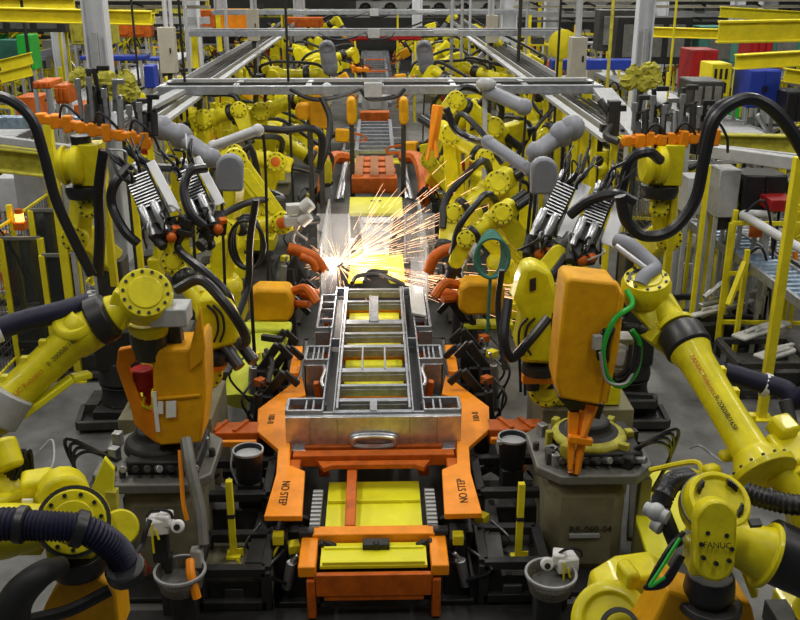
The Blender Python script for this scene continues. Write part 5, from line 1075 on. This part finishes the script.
def cab(px0, px1, py0, py1, D, d_, mat, lab, kind=0):
    a = W(px0, py1, D); b = W(px1, py0, D); w_ = abs(b.x - a.x); h = b.z - a.z; cx = (a.x + b.x) / 2
    t = thing('cabinet', lab, 'cabinet', (cx, D + d_ / 2, a.z)); m = MB(); m.box((cx, D + d_ / 2, a.z + h / 2), (w_, d_, h)); m.build('body', mat, t, .015); y = D
    if kind == 1:
        for i in range(3):
            for j in range(2): m = MB(); m.box((cx - w_ * .3 + w_ * .26 * i, y - .005, a.z + h * (.28 + .42 * j)), (w_ * .12, .02, h * .32)); m.build('slot', 'black', t)
    elif kind == 0:
        for e in (-1, 1):
            m = MB(); m.box((cx + e * w_ * .245, y - .01, a.z + h * .5), (w_ * .47, .02, h * .93)); o = m.build('door', mat, t, .006); m = MB(); m.box((cx + e * w_ * .05, y - .03, a.z + h * .5), (.03, .03, .12)); m.build('handle', 'dark', o)
    for e1 in (-1, 1):
        for e2 in (-1, 1): m = MB(); m.box((cx + e1 * w_ * .42, D + d_ / 2 + e2 * d_ * .4, a.z / 2), (.05, .05, max(a.z, .02))); m.build('leg', 'alu', t)
    return t
cab(688, 719, 50, 92, 20, .8, 'red', 'dark red two door cabinet at upper right')
cab(709, 733, 64, 97, 18, .7, 'safety', 'yellow slotted cabinet in front of the dark red one', 1)
cab(746, 782, 70, 108, 17.5, .8, 'blue', 'bright blue two door cabinet at upper right')
cab(784, 810, 92, 122, 17, .7, 'black', 'black low cabinet at the right edge beside the blue one')
cab(552, 640, 60, 70, 24, .5, 'blue', 'long low dark blue bin row left of the right big column', 2)
cab(145, 153, 66, 88, 18, .4, 'blue', 'upright blue drum shaped bin at upper left', 2)
cab(80, 145, 56, 60, 20, .5, 'blue', 'long blue shelf left of the blue bin', 2)
cab(95, 160, 58, 61, 21, .5, 'blue', 'long dark blue shelf behind the left big column', 2)
cab(740, 788, 175, 212, 12.2, .5, 'black', 'black open machine box at right above the grey conveyor')
cab(770, 798, 200, 212, 11.8, .5, 'red', 'red low box at the right edge above the conveyor', 2)
cab(715, 742, 170, 218, 12.2, .4, 'alu', 'grey plain panel cabinet right of the cable loop', 2)
cab(685, 716, 178, 215, 12.8, .4, 'whitecover', 'pale grey cabinet behind the wide cable loop', 2)
cab(18, 42, 170, 210, 13.5, .4, 'alu', 'grey panel cabinet at left behind the sweeping cable', 2)
cab(0, 16, 178, 212, 14, .4, 'whitecover', 'pale cabinet at the left edge', 2)
cab(20, 30, 35, 70, 24, .6, 'green', 'green rack at the upper left edge', 2)
cab(0, 18, 40, 66, 26, .6, 'teal', 'dark green rack at the far upper left', 2)
cab(70, 85, 168, 250, 11.2, .3, 'alu', 'grey tall column cabinet behind the left upright robot', 2)
# dark clear fence doors left
for i, (x0, x1, y0, y1, D) in enumerate(((10, 40, 238, 300, 11.6), (40, 68, 210, 280, 11.9), (48, 76, 255, 300, 11.3))):
    a = W(x0, y1, D); b = W(x1, y0, D); t = thing('guard_screen', ('dark see-through guard panel at the left edge between yellow posts', 'taller dark see-through guard panel beside the amber lamp', 'low dark see-through guard panel behind the rack at left')[i], 'guard panel', a)
    m = MB(); m.box(((a.x + b.x) / 2, D, b.z / 2 + .1), (b.x - a.x, .02, b.z - .2)); m.build('sheet', 'darkpanel', t); m = MB()
    for x in (a.x, b.x): m.box((x, D, b.z / 2), (.07, .07, b.z))
    m.build('yellow_post', 'safety', t, .006); m = MB(); m.box(((a.x + b.x) / 2, D, b.z), (b.x - a.x, .05, .04)); m.build('top_rail', 'pedtop', t)
for (px, py, D) in ((20, 221, 12.0),):
    c = W(px, py, D); t = thing('warning_lamp', 'glowing amber warning lamp on the left conveyor', 'lamp', c); m = MB(); m.cyl(c, c + Z * .1, .055); m.build('lens', 'lamp', t); m = MB(); m.cyl(c + Z * .1, c + Z * .16, .05); m.box(c - Z * .06, (.14, .14, .1)); m.build('housing', 'rust', t)
# big posts
for (px, py, D, h, w_, lab) in ((70, 300, 11.2, 3.3, .095, 'thick yellow post behind the sweeping black cable at left'), (762, 412, 9.9, 3.1, .10, 'thick yellow post rising near the right edge'), (692, 312, 12, 2.6, .06, 'slim yellow post right of the cable loop'), (724, 305, 12, 2.0, .06, 'slim yellow post under the right conveyor'), (741, 300, 11.5, 1.6, .06, 'slim yellow post leaning by the right conveyor brace'), (785, 300, 13, 2.2, .08, 'yellow post at the right edge behind the conveyor'), (467, 170, 16, 2.6, .06, 'slim yellow post right of the orange weld arm')):
    p = W(px, py, D); fpost((p.x, D, 0), h, w_, lab, 'single yellow posts')
m = MB(); m.bar(W(745, 262, 11.4), W(728, 305, 11.2), .06); tag(m.build('brace', 'safety'), 'slanting yellow brace under the right conveyor', 'brace')
# ---------------------------------------------------------------- conveyors either side
def conveyor(a, b, w_, mat, lab, legs=True, th=.12, roller=True, legmat='safety', name='conveyor'):
    a = V(a); b = V(b); d = (b - a); L = d.length; d.normalize(); x = d.cross(Z).normalized(); t = thing(name, lab, 'conveyor', a)
    m = MB()
    for e in (-1, 1): m.bar(a + x * e * w_ / 2, b + x * e * w_ / 2, .05, th)
    m.build('side_frame', 'frame', t, .006)
    m = MB(); n = max(4, int(L / .16))
    if roller:
        for i in range(n): p = a + d * L * (i + .5) / n; m.cyl(p - x * w_ * .47, p + x * w_ * .47, .045, n=8)
    else: m.bar(a, b, w_ * .92, .05)
    m.build('roller_bed', mat, t)
    if legs:
        for i in range(max(2, int(L / 1.8)) + 1):
            p = a + d * L * i / max(2, int(L / 1.8))
            m = MB()
            for e in (-1, 1): q = p + x * e * w_ * .45; m.box((q.x, q.y, q.z / 2), (.05, .05, q.z))
            m.build('leg', legmat, t)
    return t
conveyor(F(706, 224, 1.35), F(840, 316, 1.35), .5, 'bluegrey', 'long blue grey roller conveyor running to the right edge', roller=True)
conveyor(F(735, 222, 1.2), F(850, 285, 1.2), .5, 'alu', 'grey conveyor beside the blue grey one, farther right', roller=True)
m = MB(); m.tube([W(775, 215, 11.9), W(745, 214, 11.9), W(752, 220, 11.6), W(800, 248, 10.4), W(830, 262, 9.8)], .055, 12); tag(m.build('guard_pipe', 'whitecover'), 'pale bent guard pipe above the right conveyor', 'pipe')
m = MB(); m.bar(W(700, 150, 12.5), W(830, 168, 11.2), .14, .16); m.bar(W(700, 145, 12.7), W(830, 160, 11.4), .06, .06); tag(m.build('guide_rail', 'alu', None, .01), 'long grey horizontal rail right of the upper right gripper bar', 'rail')
m = MB(); m.bar(W(-20, 122, 13), W(105, 122, 13), .2, .16); tag(m.build('guide_rail', 'bluegrey', None, .01), 'long blue grey rail behind the upper left gripper bar', 'rail')
m = MB(); m.bar(W(-20, 137, 12.4), W(80, 150, 12.4), .1, .1); tag(m.build('guide_rail', 'alu', None, .01), 'thinner grey rail below the blue grey one at left', 'rail')
conveyor(F(-20, 250, 1.2), F(35, 215, 1.2), .6, 'alu', 'grey roller conveyor at the left edge by the amber lamp')
conveyor((-9.5, 13, .9), (-6, 13.2, .9), .6, 'alu', 'short grey cross conveyor far left')
for s in (-1, 1):
    for i, (x, z, y0, y1) in enumerate(((6.6, 2.2, 14, 34), (8.2, 1.6, 16, 36), (10.5, 2.4, 18, 44))):
        conveyor((s * x, y0, z), (s * x, y1, z), .8, ('alu', 'bluegrey', 'steel')[i], '%s long roller conveyor running into the distance, %s of the line' % (('nearest', 'second', 'third')[i], ROWW[s]), legmat=('safety', 'darksteel', 'safety')[i])

# ---------------------------------------------------------------- yellow overhead crane beams
def ybeam(px0, py0, px1, py1, D, w_, lab, mat='safety', D2=None, h=None):
    a = W(px0, py0, D); b = W(px1, py1, D2 or D); t = thing('crane_beam', lab, 'crane beam', a); h = h or w_; m = MB(); m.bar(a + Z * h / 2, b + Z * h / 2, w_, h * .12); m.bar(a - Z * h / 2, b - Z * h / 2, w_, h * .12); m.bar(a, b, w_ * .15, h); m.build('i_beam', mat, t, .01)
    return t
ybeam(-10, 4, 75, 4, 22, .2, 'yellow crane beam at the very top left corner')
ybeam(-20, 14, 152, 18, 20, .25, 'long yellow crane beam at upper left passing behind the column')
ybeam(100, 18, 155, 18, 26, .2, 'short yellow crane beam right of the left big column', h=.22)
ybeam(652, 32, 720, 34, 20, .2, 'yellow crane beam right of the big right column', h=.18)
ybeam(718, 32, 820, 30, 18, .2, 'thick yellow crane beam reaching the upper right edge', h=.36)
ybeam(735, 62, 820, 57, 16, .2, 'lower yellow crane beam at the right edge above the blue cabinet', h=.22)
ybeam(720, 12, 820, 18, 26, .2, 'upper thin yellow crane beam at the right edge', h=.25)
ybeam(784, 75, 820, 80, 17, .2, 'short yellow beam right of the blue cabinet', h=.22)
ybeam(0, 66, 32, 58, 15, .1, 'upper yellow rail of the low barrier at the left edge', h=.16); ybeam(0, 78, 32, 70, 15, .1, 'lower yellow rail of the low barrier at the left edge', h=.16)
ybeam(715, 143, 800, 145, 13.5, .2, 'dirty yellow flat beam beyond the wide cable loop', 'yellowdirty', h=.25)
ybeam(0, 158, 45, 163, 12.5, .3, 'dirty yellow flat beam at the left edge behind the sweeping cable', 'yellowdirty', h=.3)
for i, (y, z, x0, x1, mt) in enumerate(((24, 4.35, -16, -4, 'beige'), (28, 4.2, 4, 18, 'beige'), (33, 4.3, -14, 12, 'pedtop'), (40, 4.2, -18, 18, 'yellowdirty'), (46, 4.0, -20, 20, 'beige'), (52, 3.9, -24, 24, 'alu'), (36, 3.4, 5, 22, 'alu'), (30, 3.5, -18, -5, 'alu'), (44, 3.2, -20, -3, 'yellowdirty'), (48, 3.0, 2, 22, 'pedtop'))):
    t = thing('roof_truss', '%s horizontal service beam high across the hall' % ORD[i], 'service beam', ((x0 + x1) / 2, y, z), 'service beams high across the hall'); m = MB(); m.box(((x0 + x1) / 2, y, z), (x1 - x0, .12, .2)); m.box(((x0 + x1) / 2, y + .3, z - .25), (x1 - x0, .06, .08)); m.build('beam', mt, t)
    m = MB()
    for k in range(int((x1 - x0) / 1.6)): m.box((x0 + k * 1.6 + .5, y - .1, z + .2), (.35, .2, .16)); m.bar((x0 + k * 1.6 + .2, y, z), (x0 + k * 1.6 + .8, y + .3, z - .25), .04)
    m.build('trolleys', 'dark', t)
# ---------------------------------------------------------------- far lines: racks, machines, cabinets, lit bays (far left and right)
rr = random.Random(5); k = 0
SP = {}
def far_rack(p, sc, lab, mats, seed):
    r2 = random.Random(seed); x, y = p; t = thing('storage_rack', lab, 'rack', (x, y, 0), 'distant racks and stations'); w_, d_, h = 1.8 * sc, 1.0, 2.2 * sc
    m = MB()
    for sx in (-1, 1):
        for sy in (-1, 1): m.box((x + sx * w_ / 2, y + sy * d_ / 2, h / 2), (.08, .08, h))
    for j in range(3): m.box((x, y, h * (.15 + .4 * j)), (w_, d_, .06))
    m.build('frame', mats[0], t)
    for j in range(3):
        for i in range(3):
            if r2.random() < .8: m = MB(); q = r2.uniform(.25, .5); m.box((x + (i - 1) * w_ * .3, y, h * (.15 + .4 * j) + q / 2), (w_ * r2.uniform(.15, .28), d_ * .8, q), r2.uniform(-.1, .1)); m.build('load', r2.choice(mats[1:]), t)
    return t
cols = [('safety', 'darksteel', 'alu', 'sheet'), ('alu', 'dark', 'rust', 'beige'), ('safety', 'teal', 'darksteel', 'steel'), ('alu', 'rust', 'dark', 'whitecover'), ('darksteel', 'sheet', 'green', 'alu')]
for s in (-1, 1):
    for row, x in enumerate((6.0, 8.2, 10.8, 13.5, 16.5, 20)):
        for i in range(7):
            y = 19 + row * 1.0 + i * (4.6) + rr.uniform(-1, 1)
            if y > 55 or i % 2: continue
            k += 1; far_rack((s * (x + rr.uniform(-.5, .5)), y), rr.uniform(.7, 1.1), '%s rack or station in the %s aisle %s of the line' % (ORD[i], ('first', 'second', 'third', 'fourth', 'fifth', 'sixth')[row], ROWW[s]), cols[k % 5], k)
for i, (px, py, D, w_, h, mat, lab) in enumerate(((125, 28, 30, 1.6, .5, 'rust', 'distant red orange machine housing beyond the left column'), (208, 20, 36, .8, .7, 'rust', 'distant red orange door left of the truss line'), (240, 22, 36, 1.3, .9, 'orange', 'wider distant red orange door left of the truss line'), (48, 83, 17, .3, .12, 'rust', 'small rust red box on the left conveyor'), (68, 92, 16, .22, .3, 'rust', 'small rust red cabinet below the yellowish wrap'), (305, 22, 38, 1.4, .35, 'rust', 'distant orange sheeting left of the far robots'), (385, 36, 33, 2.4, .25, 'red', 'long dark red bar beyond the far robots'), (340, 12, 36, 5, .15, 'rust', 'long thin rust red rail high above the far robots'), (24, 20, 27, 2.4, .6, 'darksteel', 'dark machine block at the upper left corner'), (95, 33, 24, 1.0, .5, 'yellowdirty', 'dull yellow box left of the left big column'), (650, 40, 26, 2.0, 1.2, 'dark', 'dark doorway machine right of the big right column'), (750, 45, 26, 3.0, 1.0, 'teal', 'long teal green rack under the right crane beams'), (780, 45, 22, 2.0, .8, 'teal', 'teal green rack at the right edge under the beams'), (622, 30, 30, 1.6, 1.2, 'darksteel', 'dark grey machine left of the big right column'), (756, 42, 21, .5, .7, 'red', 'small red fire box on the distant column'), (700, 95, 15, .5, .5, 'darksteel', 'dark grey box under the red cabinet'))):
    c = W(px, py, D); t = thing('machine_housing', lab, 'machine', c); m = MB(); m.box(c, (w_, .7, h)); m.build('body', mat, t, .02); m = MB()
    for q in range(3): m.box(c + V((-w_ * .3 + w_ * .3 * q, -.37, 0)), (w_ * .22, .02, h * .7))
    m.build('panels', 'pedtop' if mat in ('dark', 'darksteel', 'teal') else mat, t, .01)
    for e1 in (-1, 1):
        for e2 in (-1, 1): m = MB(); m.box((c.x + e1 * w_ * .42, c.y + e2 * .3, (c.z - h / 2) / 2), (.06, .06, max(.05, c.z - h / 2))); m.build('leg', 'alu' if w_ < 2 else 'safety', t)
# cluttered stations: frames, pipes, cylinders and wires
def station(seed):
    r2 = random.Random(seed); t = thing('work_station', '', 'work station'); h = 1.9
    m = MB()
    for sx in (-.8, .8):
        for sy in (-.5, .5): m.box((sx, sy, h / 2), (.06, .06, h))
    for z in (.5, 1.2, h): m.box((0, -.5, z), (1.6, .05, .05)); m.box((0, .5, z), (1.6, .05, .05))
    m.build('frame', ('safety', 'alu', 'safety', 'darksteel', 'whitecover')[seed % 5], t)
    for k in range(7): m = MB(); m.box((r2.uniform(-.7, .7), r2.uniform(-.4, .4), r2.uniform(.3, 1.9)), (r2.uniform(.1, .4), r2.uniform(.1, .3), r2.uniform(.1, .35)), r2.uniform(0, 3), r2.uniform(-.4, .4)); m.build('fixture_block', r2.choice(('alu', 'dark', 'steel', 'yellow', 'whitecover', 'dark', 'darksteel', 'rust', 'beige', 'bluegrey')), t)
    for k in range(7): m = MB(); a = V((r2.uniform(-.8, .8), r2.uniform(-.5, .2), r2.uniform(.4, 2.2))); m.cyl(a, a + V((r2.uniform(-.6, .6), r2.uniform(-.2, .2), r2.uniform(-.5, .5))), r2.uniform(.015, .05), n=7); m.build('rod', r2.choice(('steel', 'dark', 'bright', 'orange', 'yellow', 'dark')), t)
    for k in range(5): m = MB(); a = V((r2.uniform(-.8, .8), -.5, r2.uniform(1.2, 2.2))); m.tube([a, a + V((.2, -.1, .2)), a + V((.4, 0, -.3)), a + V((.5, .1, -.8))], .018, 5, 4); m.build('cable', 'hose', t)
    freeze(t); return t
ST = [station(q) for q in range(7)]; su = set(); rq = random.Random(9); q = 0
for s in (-1, 1):
    for row, (x, n_) in enumerate(((5.6, 11), (7.4, 12), (9.4, 12), (11.8, 11), (14.6, 9), (18, 8))):
        for i in range(n_):
            y = 12.2 + row * 1.6 + i * (2.9 + row * .25) + rq.uniform(-.5, .5); xx = s * (x + rq.uniform(-.3, .3)); k7 = rq.randrange(7); q += 1
            lab = '%s cluttered work station in the %s outer row %s of the line' % (ORD[i], ('first', 'second', 'third', 'fourth', 'fifth', 'sixth')[row], ROWW[s]); sc = rq.uniform(.75, 1.1)
            if k7 not in su: su.add(k7); o = ST[k7]; o.location = (xx, y, 0); o.rotation_euler = (0, 0, rq.uniform(-.5, .5)); o.scale = (sc,) * 3; o['label'] = lab; o['group'] = 'cluttered work stations in the outer rows'
            else: dup(ST[k7], (xx, y, 0), rq.uniform(-.5, .5), lab, 'cluttered work stations in the outer rows', sc)
for q in range(7):
    if q not in su: ST[q]['label'] = 'spare'
# far lit bay with dark body shells
t = thing('lit_bay', 'distant pale lit conveyor bay with a row of dark shapes at upper centre right', 'bay', (6, 52, 2)); m = MB(); m.box((7, 53, 3.2), (16, .2, .9)); m.build('backing', 'sheet', t); m = MB(); m.box((7, 52, 2.6), (17, 1, .1)); m.box((7, 52, 4.0), (17, 1, .1)); m.build('shelf', 'alu', t)
for i in range(12):
    m = MB(); x = -.5 + i * 1.3; m.box((x, 52, 2.85), (.8, .6, .35)); m.ball((x, 52, 3.05), .3, (1, .8, .8)); tag(m.build('engine_block', 'dark', None, .03), '%s dark block from the left on the distant lit bay' % ('leftmost' if i == 0 else ORD[i]), 'engine block', 'dark blocks on the distant bay')
# hanging pipes and rods above the far line
CN = {'whitecover': 'pale', 'alu': 'grey', 'dark': 'black', 'yellowdirty': 'dull yellow', 'safety': 'yellow'}; cnt = {}
for i, (px, D, col) in enumerate(sorted(((171, 20, 'whitecover'), (186, 22, 'alu'), (226, 26, 'whitecover'), (256, 26, 'alu'), (286, 15.8, 'dark'), (452, 24, 'alu'), (462, 26, 'alu'), (489, 26, 'whitecover'), (520, 22, 'dark'), (560, 17, 'dark'), (577, 17, 'whitecover'), (527, 28, 'alu'), (470, 30, 'alu'), (612, 22, 'yellowdirty'), (675, 18, 'safety'), (180, 16, 'dark'), (133, 19, 'dark'), (24, 22, 'dark')))):
    cnt[col] = cnt.get(col, 0) + 1; q = cnt[col] - 1
    p = W(px, 20, D); b = .3 if i % 3 else 2.2; m = MB(); m.cyl((p.x, D, b), (p.x, D, 8.5), .022 if D < 20 else .04, n=8); m.box((p.x, D, b), (.12, .12, .1))
    tag(m.build('service_pipe', col), 'thin vertical %s service pipe, %s from the left of the %s ones' % (CN[col], (['first'] + ORD[1:])[q], CN[col]), 'pipe', 'thin vertical service pipes in the background')
# far orange/white lit posts in yellow pairs
for i in range(16):
    s = -1 if i % 2 else 1; y = 20 + i * 1.7; x = s * (5.4 + (i % 5) * .9); fpost((x, y, 0), 2.6, .09, '%s tall yellow post in the outer aisle %s of the line' % (ORD[i // 2], ROWW[s]), 'tall yellow posts in the outer aisles')
# ---------------------------------------------------------------- sparks
rs = random.Random(3); m = MB(); o0 = W(338, 264, 12.6)
def streak(p, v, L, g=1.0):
    P = [p + v * t * L + V((0, 0, -g * .5 * (t * L) ** 2)) for t in (0, .5, 1)]; m.tube(P, .0032, 3, 2, r2=.0014)
for i in range(210):
    a = rs.gauss(R(24), R(17)); sp = rs.uniform(1, 1.0); v = V((math.cos(a), rs.uniform(-.35, .3), math.sin(a))).normalized(); p = o0 + v * abs(rs.gauss(.55, .75)); streak(p, v, rs.uniform(.08, .45), .12)
for i in range(130):
    a = rs.gauss(R(-7), R(4)); v = V((math.cos(a), rs.uniform(-.5, -.1), math.sin(a))).normalized(); p = o0 + v * rs.uniform(.5, 3.3); streak(p, v, rs.uniform(.1, .6), .05)
for i in range(110):
    a = rs.uniform(0, 2 * PI); v = V((math.cos(a), rs.uniform(-.6, .4), math.sin(a) * .8)).normalized(); p = o0 + v * abs(rs.gauss(0, .22)); streak(p, v, rs.uniform(.06, .3), .3)
sm = MB(); sm.ball(W(375, 250, 12.9), 1.0, (1.15, .8, .8), 20, 14); tag(sm.build('weld_smoke', MT['smoke']), 'faint pale smoke glowing around the weld and sparks', 'smoke', kind='stuff')
tag(m.build('welding_sparks', 'sparkle', None, 0, loc=o0), 'spray of glowing orange white sparks flying right from the weld', 'sparks', kind='stuff')
m = MB(); m.ball(o0, .035); m.ball(W(352, 240, 12.7), .02); tag(m.build('weld_point', 'hot'), 'white hot weld spot at the root of the sparks', 'weld')
for (px, py, D, e) in ((338, 262, 11.9, 32), (366, 240, 13.2, 40), (420, 285, 11.6, 8)):
    l = bpy.data.lights.new('weld_flash', 'POINT'); l.energy = e; l.color = (1, .87, .74); l.shadow_soft_size = .06; o = bpy.data.objects.new('weld_flash', l); COL.objects.link(o); o.location = W(px, py, D)
